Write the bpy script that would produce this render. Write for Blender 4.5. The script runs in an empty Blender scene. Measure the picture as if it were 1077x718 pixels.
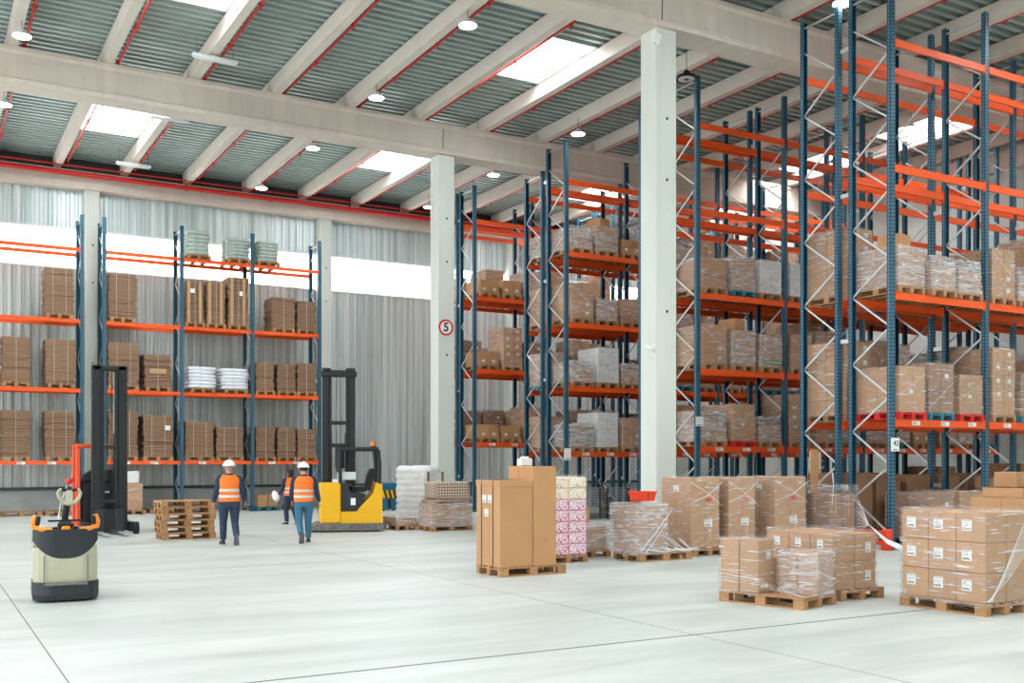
import bpy, bmesh, math, random
from math import sin, cos, tan, atan, atan2, radians, pi, sqrt
from mathutils import Vector, Matrix

R = random.Random(7)
SC = bpy.context.scene
COL = SC.collection
H = 1.8                       # camera height

# ------------------------------------------------------------------ materials
def lin(c):
    return tuple(((v / 255) / 12.92 if v / 255 <= .04045 else ((v / 255 + .055) / 1.055) ** 2.4) for v in c) + (1,)

def newmat(name):
    m = bpy.data.materials.new(name); m.use_nodes = True
    nt = m.node_tree; b = nt.nodes['Principled BSDF']
    return m, nt, b

def N(nt, t, **kw):
    n = nt.nodes.new(t)
    for k, v in kw.items():
        if k in n.inputs: n.inputs[k].default_value = v
        else: setattr(n, k, v)
    return n

def mat(name, rgb, rough=.6, metal=0, noise=0, nscale=4, stretch=(1, 1, 1), rand=0, bump=0, bscale=20, spec=None):
    """colour with a stretched-noise variation, a per-object random value shift and an optional bump"""
    m, nt, b = newmat(name)
    b.inputs['Roughness'].default_value = rough; b.inputs['Metallic'].default_value = metal
    if spec is not None: b.inputs['Specular IOR Level'].default_value = spec
    c = lin(rgb)
    b.inputs['Base Color'].default_value = c
    L = nt.links
    if noise or rand:
        hsv = N(nt, 'ShaderNodeHueSaturation'); hsv.inputs['Color'].default_value = c
        add = N(nt, 'ShaderNodeMath', operation='ADD'); add.inputs[0].default_value = 1; add.inputs[1].default_value = 0
        if noise:
            tc = N(nt, 'ShaderNodeTexCoord'); mp = N(nt, 'ShaderNodeMapping'); mp.inputs['Scale'].default_value = stretch
            nz = N(nt, 'ShaderNodeTexNoise', Scale=nscale, Detail=5, Roughness=.6)
            L.new(tc.outputs['Object'], mp.inputs[0]); L.new(mp.outputs[0], nz.inputs['Vector'])
            mr = N(nt, 'ShaderNodeMapRange'); mr.inputs['From Min'].default_value = .3; mr.inputs['From Max'].default_value = .7
            mr.inputs['To Min'].default_value = 1 - noise; mr.inputs['To Max'].default_value = 1 + noise
            L.new(nz.outputs['Fac'], mr.inputs['Value']); L.new(mr.outputs[0], add.inputs[0])
        if rand:
            oi = N(nt, 'ShaderNodeObjectInfo'); m2 = N(nt, 'ShaderNodeMapRange')
            m2.inputs['To Min'].default_value = -rand; m2.inputs['To Max'].default_value = rand
            L.new(oi.outputs['Random'], m2.inputs['Value']); L.new(m2.outputs[0], add.inputs[1])
        L.new(add.outputs[0], hsv.inputs['Value']); L.new(hsv.outputs[0], b.inputs['Base Color'])
    if bump:
        tc = N(nt, 'ShaderNodeTexCoord'); nz = N(nt, 'ShaderNodeTexNoise', Scale=bscale, Detail=4)
        bp = N(nt, 'ShaderNodeBump', Strength=bump, Distance=.02)
        L.new(tc.outputs['Object'], nz.inputs['Vector']); L.new(nz.outputs['Fac'], bp.inputs['Height']); L.new(bp.outputs[0], b.inputs['Normal'])
    return m

def emis(name, rgb, s):
    m, nt, b = newmat(name)
    b.inputs['Base Color'].default_value = lin(rgb)
    b.inputs['Emission Color'].default_value = lin(rgb); b.inputs['Emission Strength'].default_value = s
    return m

M = {}
M['upright'] = mat('blue_steel', (24, 80, 102), .42, .2, noise=.12, nscale=3)
M['hole'] = mat('slot_lit_through', (150, 165, 172), .5, .3)
M['beam'] = mat('orange_steel', (246, 92, 26), .42, .05, noise=.06, nscale=2, rand=.06)
M['galv'] = mat('galvanised', (206, 212, 214), .36, .5, noise=.08, nscale=8)
M['guard'] = mat('red_guard', (226, 62, 24), .5)
M['wood'] = mat('pallet_wood', (168, 126, 86), .8, noise=.22, nscale=5, stretch=(1, 6, 6), rand=.12)
M['wood_old'] = mat('pallet_wood_worn', (166, 122, 84), .85, noise=.25, nscale=5, stretch=(1, 6, 6), rand=.15)
M['pblue'] = mat('pallet_blue', (38, 112, 132), .75, noise=.2, nscale=6)
M['pred'] = mat('pallet_red', (205, 36, 30), .7, noise=.15, nscale=6)
M['carton'] = mat('carton_brown', (177, 134, 94), .75, noise=.05, nscale=3, stretch=(1, 1, .3), rand=.1)
M['carton_tan'] = mat('carton_tan', (184, 138, 94), .72, noise=.04, nscale=3, rand=.04)
M['carton_dark'] = mat('carton_dark', (146, 108, 80), .8, noise=.07, nscale=3, rand=.12)
M['white_box'] = mat('white_carton', (222, 224, 222), .6, noise=.04, rand=.04)
M['tape'] = mat('tape', (176, 128, 84), .35)
M['seam'] = mat('carton_seam', (92, 62, 42), .9)
M['strap'] = mat('strap_black', (28, 28, 30), .5)
M['paper'] = mat('paper', (236, 236, 232), .7)
M['print'] = mat('print_dark', (60, 60, 62), .7)
M['sheets'] = mat('cardboard_sheets', (138, 108, 84), .85, noise=.22, nscale=9, stretch=(.3, .3, 9), rand=.07)
M['sheets_l'] = mat('cardboard_sheets_light', (186, 150, 112), .85, noise=.15, nscale=9, stretch=(.3, .3, 9), rand=.05)
M['sack_w'] = mat('sack_white', (226, 230, 236), .45, noise=.1, nscale=7, bump=.5, bscale=12)
M['sack_g'] = mat('sack_grey_green', (170, 184, 176), .5, noise=.15, nscale=7, bump=.5, bscale=12)
M['sack_b'] = mat('sack_brown', (158, 132, 112), .6, noise=.2, nscale=7, bump=.5, bscale=12)
M['foam'] = mat('white_woven', (232, 233, 232), .6, noise=.08, nscale=5, bump=.9, bscale=9)
M['concrete_col'] = mat('column_concrete', (212, 217, 208), .75, noise=.035, nscale=1.2, stretch=(3, 3, .4), bump=.08, bscale=30)
M['concrete_beam'] = mat('beam_concrete', (216, 204, 192), .85, noise=.06, nscale=1.3, stretch=(3, 1, .5), bump=.12, bscale=25)
M['purlin'] = mat('purlin_concrete', (218, 208, 196), .85, noise=.05, nscale=1.5, bump=.08, bscale=25)
M['plinth'] = mat('plinth_block', (182, 186, 184), .9, noise=.1, nscale=2)
M['trimdark'] = mat('trim_dark', (70, 78, 82), .5, .3)
M['trimwhite'] = mat('trim_white', (225, 232, 230), .4)
M['red_pipe'] = mat('red_pipe', (206, 34, 30), .4)
M['black'] = mat('black_metal', (34, 37, 40), .42, .2, noise=.15, nscale=6)
M['black_m'] = mat('black_matte', (26, 27, 29), .7)
M['charcoal'] = mat('charcoal_plastic', (36, 40, 46), .35, noise=.06)
M['yellow'] = mat('yellow_paint', (240, 182, 16), .38, noise=.04, nscale=3)
M['cream'] = mat('cream_paint', (178, 176, 150), .4, noise=.05, nscale=3)
M['orange'] = mat('orange_plastic', (244, 140, 22), .4)
M['redorange'] = mat('red_paint', (236, 86, 48), .4)
M['steel'] = mat('fork_steel', (176, 178, 178), .35, .35)
M['rubber'] = mat('rubber', (30, 30, 31), .85)
M['grime'] = mat('worn_bumper', (110, 106, 102), .7, noise=.35, nscale=9)
M['glassy'] = mat('clear_plastic', (205, 214, 216), .15)
M['skin'] = mat('skin', (206, 150, 122), .55)
M['hair'] = mat('hair_dark', (44, 32, 28), .7, noise=.3, nscale=30)
M['hair_g'] = mat('hair_grey', (150, 130, 118), .7, noise=.3, nscale=30)
M['vest'] = mat('hi_vis_orange', (255, 120, 24), .6, bump=.25, bscale=14)
M['reflect'] = mat('reflective_tape', (206, 208, 206), .35)
M['navy'] = mat('navy_cloth', (36, 50, 74), .85, noise=.12, nscale=12, bump=.3, bscale=16)
M['jeans'] = mat('denim', (62, 108, 134), .85, noise=.12, nscale=14, bump=.3, bscale=16)
M['jeans_d'] = mat('denim_dark', (40, 56, 78), .85, noise=.15, nscale=12, bump=.3, bscale=16)
M['helmet'] = mat('helmet_white', (240, 242, 242), .3)
M['shoe'] = mat('shoe_dark', (40, 40, 44), .6)
M['sole'] = mat('shoe_sole', (215, 215, 212), .7)
M['soleg'] = mat('shoe_sole_grey', (92, 94, 96), .7)
M['binblue'] = mat('bin_blue', (34, 110, 146), .45)
M['sign_w'] = mat('sign_white', (240, 240, 238), .5)
M['sign_r'] = mat('sign_red', (214, 40, 34), .5)
M['green'] = mat('green_print', (74, 142, 70), .6)
M['teal'] = mat('teal_dot', (30, 176, 150), .5)
M['lampbody'] = mat('lamp_body', (232, 236, 236), .4)
M['red_crate'] = mat('crate_red_orange', (240, 68, 36), .4)
M['lamp'] = emis('lamp_glow', (255, 255, 255), 34)
M['beacon'] = mat('beacon_orange', (244, 120, 20), .3)

def floor_mat():
    m, nt, b = newmat('polished_concrete'); L = nt.links
    tc = N(nt, 'ShaderNodeTexCoord')
    mp = N(nt, 'ShaderNodeMapping'); mp.inputs['Scale'].default_value = (.35, 1.6, 1); mp.inputs['Rotation'].default_value = (0, 0, radians(-28))
    n1 = N(nt, 'ShaderNodeTexNoise', Scale=.9, Detail=8, Roughness=.62, Distortion=.6)
    n2 = N(nt, 'ShaderNodeTexNoise', Scale=.16, Detail=4, Roughness=.5)
    L.new(tc.outputs['Object'], mp.inputs[0]); L.new(mp.outputs[0], n1.inputs['Vector']); L.new(tc.outputs['Object'], n2.inputs['Vector'])
    r1 = N(nt, 'ShaderNodeValToRGB'); e = r1.color_ramp.elements
    e[0].position = .32; e[0].color = lin((184, 188, 184)); e[1].position = .68; e[1].color = lin((216, 219, 215))
    L.new(n1.outputs['Fac'], r1.inputs[0])
    r2 = N(nt, 'ShaderNodeValToRGB'); e = r2.color_ramp.elements
    e[0].position = .35; e[0].color = lin((234, 239, 235)); e[1].position = .65; e[1].color = (1, 1, 1, 1)
    L.new(n2.outputs['Fac'], r2.inputs[0])
    mx = N(nt, 'ShaderNodeMixRGB', blend_type='MULTIPLY'); mx.inputs[0].default_value = 1
    L.new(r1.outputs[0], mx.inputs[1]); L.new(r2.outputs[0], mx.inputs[2]); L.new(mx.outputs[0], b.inputs['Base Color'])
    mr = N(nt, 'ShaderNodeMapRange'); mr.inputs['To Min'].default_value = .3; mr.inputs['To Max'].default_value = .52
    L.new(n1.outputs['Fac'], mr.inputs['Value']); L.new(mr.outputs[0], b.inputs['Roughness'])
    return m
M['floor'] = floor_mat()

def cladding_mat(name, rgb, rgb2, rough, metal):
    m, nt, b = newmat(name); L = nt.links
    tc = N(nt, 'ShaderNodeTexCoord'); mp = N(nt, 'ShaderNodeMapping'); mp.inputs['Scale'].default_value = (3.2, 3.2, .05)
    nz = N(nt, 'ShaderNodeTexNoise', Scale=1.6, Detail=6, Roughness=.7)
    L.new(tc.outputs['Object'], mp.inputs[0]); L.new(mp.outputs[0], nz.inputs['Vector'])
    r = N(nt, 'ShaderNodeValToRGB'); e = r.color_ramp.elements
    e[0].position = .34; e[0].color = lin(rgb); e[1].position = .66; e[1].color = lin(rgb2)
    L.new(nz.outputs['Fac'], r.inputs[0]); L.new(r.outputs[0], b.inputs['Base Color'])
    b.inputs['Roughness'].default_value = rough; b.inputs['Metallic'].default_value = metal
    return m
M['clad'] = cladding_mat('wall_cladding', (164, 170, 169), (226, 230, 228), .38, .3)
M['deck'] = mat('roof_deck', (176, 192, 188), .42, .35, noise=.1, nscale=1.2, stretch=(.2, 3, 1))

def clad_hi():
    return cladding_mat('glare_painted_cladding', (172, 190, 190), (238, 246, 246), .38, .2)  # opaque sheet; bright daylight glare is painted in as pale streaks
M['clad_hi'] = clad_hi()
M['window'] = emis('daylight_polycarbonate', (250, 254, 255), 3.6)
M['sky'] = emis('skylight_glazing', (244, 250, 255), 15.0)

def wrap_mat(name, dens, lo=.10, hi=.62):
    """stretch film: clear with whitish creases and painted highlight streaks"""
    m, nt, b = newmat(name); L = nt.links
    b.inputs['Base Color'].default_value = lin((232, 234, 238)); b.inputs['Roughness'].default_value = .16
    tc = N(nt, 'ShaderNodeTexCoord'); oi = N(nt, 'ShaderNodeObjectInfo')
    ad = N(nt, 'ShaderNodeVectorMath', operation='ADD'); sc = N(nt, 'ShaderNodeVectorMath', operation='SCALE'); sc.inputs['Scale'].default_value = 9
    cb = N(nt, 'ShaderNodeCombineXYZ'); L.new(oi.outputs['Random'], cb.inputs[0]); L.new(oi.outputs['Random'], cb.inputs[2])
    L.new(cb.outputs[0], sc.inputs[0]); L.new(tc.outputs['Object'], ad.inputs[0]); L.new(sc.outputs[0], ad.inputs[1])
    mp = N(nt, 'ShaderNodeMapping'); mp.inputs['Scale'].default_value = (1.2, 1.2, 11); mp.inputs['Rotation'].default_value = (.45, .4, 0)
    L.new(ad.outputs[0], mp.inputs[0])
    nz = N(nt, 'ShaderNodeTexNoise', Scale=2.2, Detail=6, Roughness=.68, Distortion=1.1)
    L.new(mp.outputs[0], nz.inputs['Vector'])
    r = N(nt, 'ShaderNodeMapRange'); r.inputs['From Min'].default_value = dens; r.inputs['From Max'].default_value = dens + .13
    r.inputs['To Min'].default_value = lo; r.inputs['To Max'].default_value = hi
    L.new(nz.outputs['Fac'], r.inputs['Value'])
    m3 = N(nt, 'ShaderNodeMapping'); m3.inputs['Scale'].default_value = (1.6, 1.6, 34); m3.inputs['Rotation'].default_value = (.28, .5, 0)  # thin white highlight lines painted into the film's alpha
    n3 = N(nt, 'ShaderNodeTexNoise', Scale=1.7, Detail=3, Roughness=.5, Distortion=.5)
    L.new(ad.outputs[0], m3.inputs[0]); L.new(m3.outputs[0], n3.inputs['Vector'])
    r3 = N(nt, 'ShaderNodeMapRange'); r3.inputs['From Min'].default_value = .59; r3.inputs['From Max'].default_value = .66; r3.inputs['To Max'].default_value = .8
    L.new(n3.outputs['Fac'], r3.inputs['Value'])
    mxx = N(nt, 'ShaderNodeMath', operation='MAXIMUM'); L.new(r.outputs[0], mxx.inputs[0]); L.new(r3.outputs[0], mxx.inputs[1]); L.new(mxx.outputs[0], b.inputs['Alpha'])
    bp = N(nt, 'ShaderNodeBump', Strength=.7, Distance=.03); L.new(nz.outputs['Fac'], bp.inputs['Height']); L.new(bp.outputs[0], b.inputs['Normal'])
    return m
M['wrap'] = wrap_mat('stretch_film', .56, .09, .42)
M['wrap_h'] = wrap_mat('stretch_film_heavy', .48, .2, .66)
M['film'] = mat('film_twist', (238, 240, 243), .25)

M['label'] = mat('label_paper', (228, 231, 226), .6)
M['ink'] = mat('label_print', (120, 122, 122), .7)

def pattern_mat(name, base, spot, scale=16, thr=.53):
    m, nt, b = newmat(name); L = nt.links
    tc = N(nt, 'ShaderNodeTexCoord'); nz = N(nt, 'ShaderNodeTexNoise', Scale=scale, Detail=3, Roughness=.6, Distortion=1.5)
    L.new(tc.outputs['Object'], nz.inputs['Vector'])
    r = N(nt, 'ShaderNodeValToRGB'); e = r.color_ramp.elements
    e[0].position = thr; e[0].color = lin(base); e[1].position = thr + .04; e[1].color = lin(spot)
    L.new(nz.outputs['Fac'], r.inputs[0]); L.new(r.outputs[0], b.inputs['Base Color']); b.inputs['Roughness'].default_value = .5
    return m
M['pink_box'] = pattern_mat('pink_floral_print', (240, 232, 236), (226, 52, 128), 16, .505)
M['yell_box'] = pattern_mat('yellow_floral_print', (242, 238, 226), (240, 176, 60))

def checks(name, a, c, scale):
    m, nt, b = newmat(name); L = nt.links
    tc = N(nt, 'ShaderNodeTexCoord'); mp = N(nt, 'ShaderNodeMapping'); mp.inputs['Rotation'].default_value = (0, radians(45), 0)
    ck = N(nt, 'ShaderNodeTexChecker', Scale=scale); ck.inputs['Color1'].default_value = lin(a); ck.inputs['Color2'].default_value = lin(c)
    L.new(tc.outputs['Object'], mp.inputs[0]); L.new(mp.outputs[0], ck.inputs['Vector']); L.new(ck.outputs[0], b.inputs['Base Color'])
    return m
M['lattice'] = checks('dotted_print', (214, 192, 168), (112, 100, 98), 19)

# ------------------------------------------------------------------ mesh builder
class MB:
    def __init__(s): s.v = []; s.f = []; s.mi = []; s.sm = []
    def add(s, vs, fs, mi=0, smooth=False, T=None):
        b = len(s.v)
        s.v += [tuple(T @ Vector(p)) for p in vs] if T is not None else [tuple(p) for p in vs]
        for f in fs: s.f.append(tuple(b + i for i in f)); s.mi.append(mi); s.sm.append(smooth)
        return s
    def box(s, x0, x1, y0, y1, z0, z1, mi=0, T=None):
        vs = [(x0, y0, z0), (x1, y0, z0), (x1, y1, z0), (x0, y1, z0), (x0, y0, z1), (x1, y0, z1), (x1, y1, z1), (x0, y1, z1)]
        return s.add(vs, [(0, 3, 2, 1), (4, 5, 6, 7), (0, 1, 5, 4), (1, 2, 6, 5), (2, 3, 7, 6), (3, 0, 4, 7)], mi, T=T)
    def cbox(s, x0, x1, y0, y1, z0, z1, c=.01, mi=0, T=None):
        """box with chamfered edges"""
        xs, ys, zs = (x0, x1), (y0, y1), (z0, z1); vs = []; ix = {}
        for i in (0, 1):
            for j in (0, 1):
                for k in (0, 1):
                    sx, sy, sz = (1 - 2 * i), (1 - 2 * j), (1 - 2 * k)
                    P = (xs[i], ys[j], zs[k])
                    for a in range(3):
                        q = [P[0] + sx * c, P[1] + sy * c, P[2] + sz * c]; q[a] = P[a]
                        ix[(i, j, k, a)] = len(vs); vs.append(tuple(q))
        F = []
        g = lambda i, j, k, a: ix[(i, j, k, a)]
        for e in (0, 1):
            F.append([g(e, 0, 0, 0), g(e, 1, 0, 0), g(e, 1, 1, 0), g(e, 0, 1, 0)][::(1 if e else -1)])
            F.append([g(0, e, 0, 1), g(1, e, 0, 1), g(1, e, 1, 1), g(0, e, 1, 1)][::(-1 if e else 1)])
            F.append([g(0, 0, e, 2), g(1, 0, e, 2), g(1, 1, e, 2), g(0, 1, e, 2)][::(1 if e else -1)])
        for p in (0, 1):
            for q in (0, 1):
                F.append([g(0, p, q, 1), g(1, p, q, 1), g(1, p, q, 2), g(0, p, q, 2)])
                F.append([g(p, 0, q, 0), g(p, 1, q, 0), g(p, 1, q, 2), g(p, 0, q, 2)])
                F.append([g(p, q, 0, 0), g(p, q, 1, 0), g(p, q, 1, 1), g(p, q, 0, 1)])
        for i in (0, 1):
            for j in (0, 1):
                for k in (0, 1): F.append([g(i, j, k, 0), g(i, j, k, 1), g(i, j, k, 2)])
        return s.add(vs, F, mi, T=T)
    def cyl(s, p0, p1, r0, r1=None, n=14, mi=0, caps=True, smooth=True):
        r1 = r0 if r1 is None else r1
        a, b = Vector(p0), Vector(p1); w = (b - a).normalized()
        u = w.cross(Vector((0, 0, 1)) if abs(w.z) < .9 else Vector((1, 0, 0))).normalized(); v = w.cross(u)
        vs = []
        for (c, r) in ((a, r0), (b, r1)):
            for i in range(n): t = 2 * pi * i / n; vs.append(c + u * r * cos(t) + v * r * sin(t))
        s.add(vs, [(i, (i + 1) % n, n + (i + 1) % n, n + i) for i in range(n)], mi, smooth)
        if caps:
            s.add(vs[:n], [tuple(range(n))[::-1]], mi); s.add(vs[n:], [tuple(range(n))], mi)
        return s
    def bar(s, p0, p1, w, h, mi=0):
        """rectangular bar between two points"""
        a, b = Vector(p0), Vector(p1); d = (b - a).normalized()
        u = d.cross(Vector((0, 0, 1)) if abs(d.z) < .95 else Vector((1, 0, 0))).normalized(); v = u.cross(d)
        vs = [c + u * sx * w / 2 + v * sy * h / 2 for c in (a, b) for sx, sy in ((-1, -1), (1, -1), (1, 1), (-1, 1))]
        return s.add(vs, [(0, 1, 2, 3)[::-1], (4, 5, 6, 7), (0, 1, 5, 4), (1, 2, 6, 5), (2, 3, 7, 6), (3, 0, 4, 7)], mi)
    def tube(s, pts, rad, n=10, mi=0, caps=True):
        """round tube through points; rad a number or one per point, or (ru, rv) pairs"""
        P = [Vector(p) for p in pts]; k = len(P)
        rr = [rad] * k if isinstance(rad, (int, float)) else list(rad)
        prev = None; vs = []
        for i in range(k):
            d = (P[min(i + 1, k - 1)] - P[max(i - 1, 0)]).normalized()
            if prev is None: u = d.cross(Vector((0, 1, 0)) if abs(d.y) < .9 else Vector((1, 0, 0))).normalized()
            else: u = (prev - d * prev.dot(d)).normalized()
            prev = u; v = d.cross(u)
            r = rr[i]; ru, rv = (r if isinstance(r, tuple) else (r, r))
            for j in range(n): t = 2 * pi * j / n; vs.append(P[i] + u * ru * cos(t) + v * rv * sin(t))
        F = [(i * n + j, i * n + (j + 1) % n, (i + 1) * n + (j + 1) % n, (i + 1) * n + j) for i in range(k - 1) for j in range(n)]
        s.add(vs, F, mi, True)
        if caps: s.add(vs[:n], [tuple(range(n))[::-1]], mi, True); s.add(vs[-n:], [tuple(range(n))], mi, True)
        return s
    def loft(s, rings, mi=0, caps=True, smooth=True, closed=True):
        n = len(rings[0]); k = len(rings); vs = [p for r in rings for p in r]
        m = n if closed else n - 1
        F = [(i * n + j, i * n + (j + 1) % n, (i + 1) * n + (j + 1) % n, (i + 1) * n + j) for i in range(k - 1) for j in range(m)]
        s.add(vs, F, mi, smooth)
        if caps: s.add(rings[0], [tuple(range(n))[::-1]], mi, smooth); s.add(rings[-1], [tuple(range(n))], mi, smooth)
        return s
    def prism(s, poly, a0, a1, axis='y', mi=0):
        """polygon (two coordinates) extruded along an axis"""
        def P(u, v, w):
            return (u, w, v) if axis == 'y' else ((w, u, v) if axis == 'x' else (u, v, w))
        n = len(poly)
        vs = [P(u, v, a0) for u, v in poly] + [P(u, v, a1) for u, v in poly]
        return s.add(vs, [tuple(range(n))[::-1], tuple(range(n, 2 * n))] + [(i, (i + 1) % n, n + (i + 1) % n, n + i) for i in range(n)], mi)
    def sphere(s, c, r, n=14, m=9, mi=0, z0=-1, z1=1):
        """ellipsoid; z0..z1 trims it by height (-1..1)"""
        rx, ry, rz = r if isinstance(r, tuple) else (r, r, r)
        rings = []
        t0, t1 = math.asin(z0), math.asin(z1)
        for i in range(m + 1):
            t = t0 + (t1 - t0) * i / m
            rings.append([(c[0] + rx * max(cos(t), .02) * cos(2 * pi * j / n), c[1] + ry * max(cos(t), .02) * sin(2 * pi * j / n), c[2] + rz * sin(t)) for j in range(n)])
        return s.loft(rings, mi)
    def mesh(s, name, mats):
        me = bpy.data.meshes.new(name); me.from_pydata(s.v, [], s.f)
        for m in (mats if isinstance(mats, (list, tuple)) else [mats]): me.materials.append(M[m] if isinstance(m, str) else m)
        me.polygons.foreach_set('material_index', s.mi); me.polygons.foreach_set('use_smooth', s.sm)
        bm = bmesh.new(); bm.from_mesh(me); bmesh.ops.recalc_face_normals(bm, faces=bm.faces); bm.to_mesh(me); bm.free()
        me.update(); return me
    def build(s, name, mats, parent=None, loc=None):
        return obj(name, s.mesh(name, mats), parent, loc)

def obj(name, me, parent=None, loc=None, rz=0):
    o = bpy.data.objects.new(name, me); COL.objects.link(o)
    if loc is not None: o.location = loc
    if rz: o.rotation_euler.z = rz
    if parent is not None: o.parent = parent
    return o

def thing(name, label, cat, loc=(0, 0, 0), rz=0, group=None):
    o = obj(name, None, None, loc, rz); tag(o, label, cat, group); return o
def tag(o, label=None, cat=None, group=None, kind=None):
    for k, v in (('label', label), ('category', cat), ('group', group), ('kind', kind)):
        if v: o[k] = v
    return o
def struct(o): o['kind'] = 'structure'; return o

KIDS = {}
def kids(o):
    return KIDS.get(o.name) if o.name in KIDS else KIDS.setdefault(o.name, list(o.children))
def copy_tree(o, parent=None):
    c = o.copy(); COL.objects.link(c)
    if parent is not None: c.parent = parent
    for ch in kids(o): copy_tree(ch, c)
    return c
def clone(proto, loc, rz=0, label=None, group=None):
    c = copy_tree(proto); c.location = loc; c.rotation_euler.z = rz
    if label: c['label'] = label
    if group: c['group'] = group
    return c
def drop(o):
    for ch in list(o.children): drop(ch)
    bpy.data.objects.remove(o, do_unlink=True)

# ------------------------------------------------------------------ building shell
YW, XR = 39.0, 30.8           # back wall, right-hand wall
XL, YF = -9.0, -7.0
ZD = 12.3                     # underside of roof deck
XC = 13.85

mb = MB(); mb.box(XL - 8, XR, YF - 8, YW, -.2, 0); f = struct(mb.build('floor', 'floor'))
# expansion joints cut as thin dark fillers in the slab
def joint(x0, x1, y0, y1, nm='trim_'):
    mb = MB(); mb.box(x0, x1, y0, y1, 0, .0015); o = struct(mb.build(nm + str(joint.n), 'joint')); joint.n += 1
joint.n = 1
M['joint'] = mat('joint_filler', (112, 117, 117), .8)
joint(-9, 30, 8.35 - .018, 8.35 + .018)
joint(1.09 - .006, 1.09 + .006, -5, 38)
joint(7.0 - .004, 7.0 + .004, -5, 38)
joint(-9, 30, 17.6 - .005, 17.6 + .005)

def corrugated(axis, a0, a1, pitch, depth, flat, put):
    """profile points of trapezoidal sheet between a0 and a1"""
    pts = []; a = a0; sl = pitch * .1; w = (pitch - 2 * sl)
    while a < a1:
        pts += [(a, 0), (a + w * flat, 0), (a + w * flat + sl, depth), (a + w + sl, depth)]
        a += pitch
    pts.append((a1, 0)); return pts

# back wall: plinth, lower cladding, window band, upper cladding
mb = MB(); mb.box(XL, XR + .3, YW, YW + .3, 0, .82); struct(mb.build('wall_back', 'plinth'))
def wall_sheet(name, z0, z1, m, x0=XL, x1=XR):
    pts = [p for p in corrugated('x', x0, x1, .28, .05, .55, None) if p[0] <= x1 + .3]
    mb = MB(); vs = []; F = []
    for (x, dd) in pts: vs += [(x, YW - .02 - .05 + dd, z0), (x, YW - .02 - .05 + dd, z1)]
    for i in range(len(pts) - 1): F.append((2 * i, 2 * i + 2, 2 * i + 3, 2 * i + 1))
    mb.add(vs, F); mb.box(x0, x1, YW + .05, YW + .2, z0, z1)
    return struct(mb.build(name, m))
wall_sheet('wall_back_cladding', .9, 8.5, 'clad')
wall_sheet('wall_back_upper', 9.88, 11.3, 'clad_hi')
mb = MB(); mb.box(XL, XR, YW - .03, YW + .1, 8.5, 9.85); struct(mb.build('window_1', 'window'))
mb = MB(); mb.box(XL, XR, YW - .12, YW + .1, 9.83, 9.9); mb.box(XL, XR, YW - .09, YW + .1, 8.46, 8.52); struct(mb.build('trim_window_band', 'trimwhite'))
mb = MB(); mb.box(XL, XR, YW - .14, YW + .1, .80, .9); struct(mb.build('trim_plinth', 'trimdark'))
# wall-top spandrel beam
mb = MB(); mb.box(XL, XR, YW - .55, YW - .08, 11.2, 11.42); mb.box(XL, XR, YW - .42, YW - .08, 11.42, 11.85); struct(mb.build('trim_spandrel_beam', 'concrete_beam'))
mb = MB(); mb.box(XL, XR, YW, YW + .3, 11.3, 12.6); struct(mb.build('wall_back_gable', 'trimdark'))
# right-hand wall
mb = MB(); mb.box(XR, XR + .3, YF, YW, 0, 12.6); struct(mb.build('wall_right', mat('wall_panel', (206, 208, 202), .8, noise=.04, nscale=.6, stretch=(1, 3, .2))))
mb = MB(); mb.box(XR - .3, XR - .01, YF, YW - .6, 11.2, 11.8); struct(mb.build('trim_side_beam', 'concrete_beam'))
mb = MB(); mb.box(XL, XR, YF - .3, YF, 0, 12.6); struct(mb.build('wall_light_block', 'concrete_col'))  # unseen wall behind the camera, added to cut the frontal light
# main beams (flanged) along X
for i, yb in enumerate((28.2, 17.7, 7.2)):
    mb = MB()
    mb.prism([(yb - .35, 10.98), (yb + .35, 10.98), (yb + .35, 11.10), (yb + .25, 11.14), (yb + .25, 11.74), (yb + .3, 11.8), (yb + .3, 11.9),
              (yb - .3, 11.9), (yb - .3, 11.8), (yb - .25, 11.74), (yb - .25, 11.14), (yb - .35, 11.10)], XL, XR - .31, 'x')
    mb2 = MB()
    for xj in (-3.1, 13.75, 30.0):      # joint lines over the columns
        mb.box(xj - .008, xj + .008, yb - .262, yb - .25, 11.12, 11.76, 1)
    struct(mb.build('ceiling_main_beam', ['concrete_beam', 'trimdark']))
# purlins along Y with their sprinkler pipes
def PXK(k): return 15.08 + (2.18 if k < 0 else 2.12) * k
PX = [PXK(k) for k in range(-11, 8) if XL < PXK(k) < XR - .4]
for x in PX:
    mb = MB()
    for y0, y1 in ((YF, 7.19), (7.21, 17.69), (17.71, 28.19), (28.21, YW - .1)):
        mb.prism([(x - .03, ZD - .02), (x + .0, 11.905), (x + .22, 11.905), (x + .28, ZD - .02)], y0, y1, 'y')
    struct(mb.build('ceiling_purlin', 'purlin'))
    mb = MB(); xp = x + .35
    mb.cyl((xp, YF + .5, 11.97), (xp, YW - 1, 11.97), .032, n=8)
    y = YF + 1.2
    while y < YW - 1:
        mb.cyl((xp, y, 11.94), (xp, y, 11.83), .014, n=6); mb.box(xp - .05, xp + .05, y - .02, y + .02, 11.93, 12.01); mb.cyl((xp, y + 1.2, 12.0), (xp, y + 1.2, ZD - .01), .006, n=5)
        y += 2.6
    tag(mb.build('sprinkler_pipe', 'red_pipe'), 'thin red sprinkler pipe running beside a concrete roof purlin', 'pipe', 'sprinkler pipes under the roof')
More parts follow.
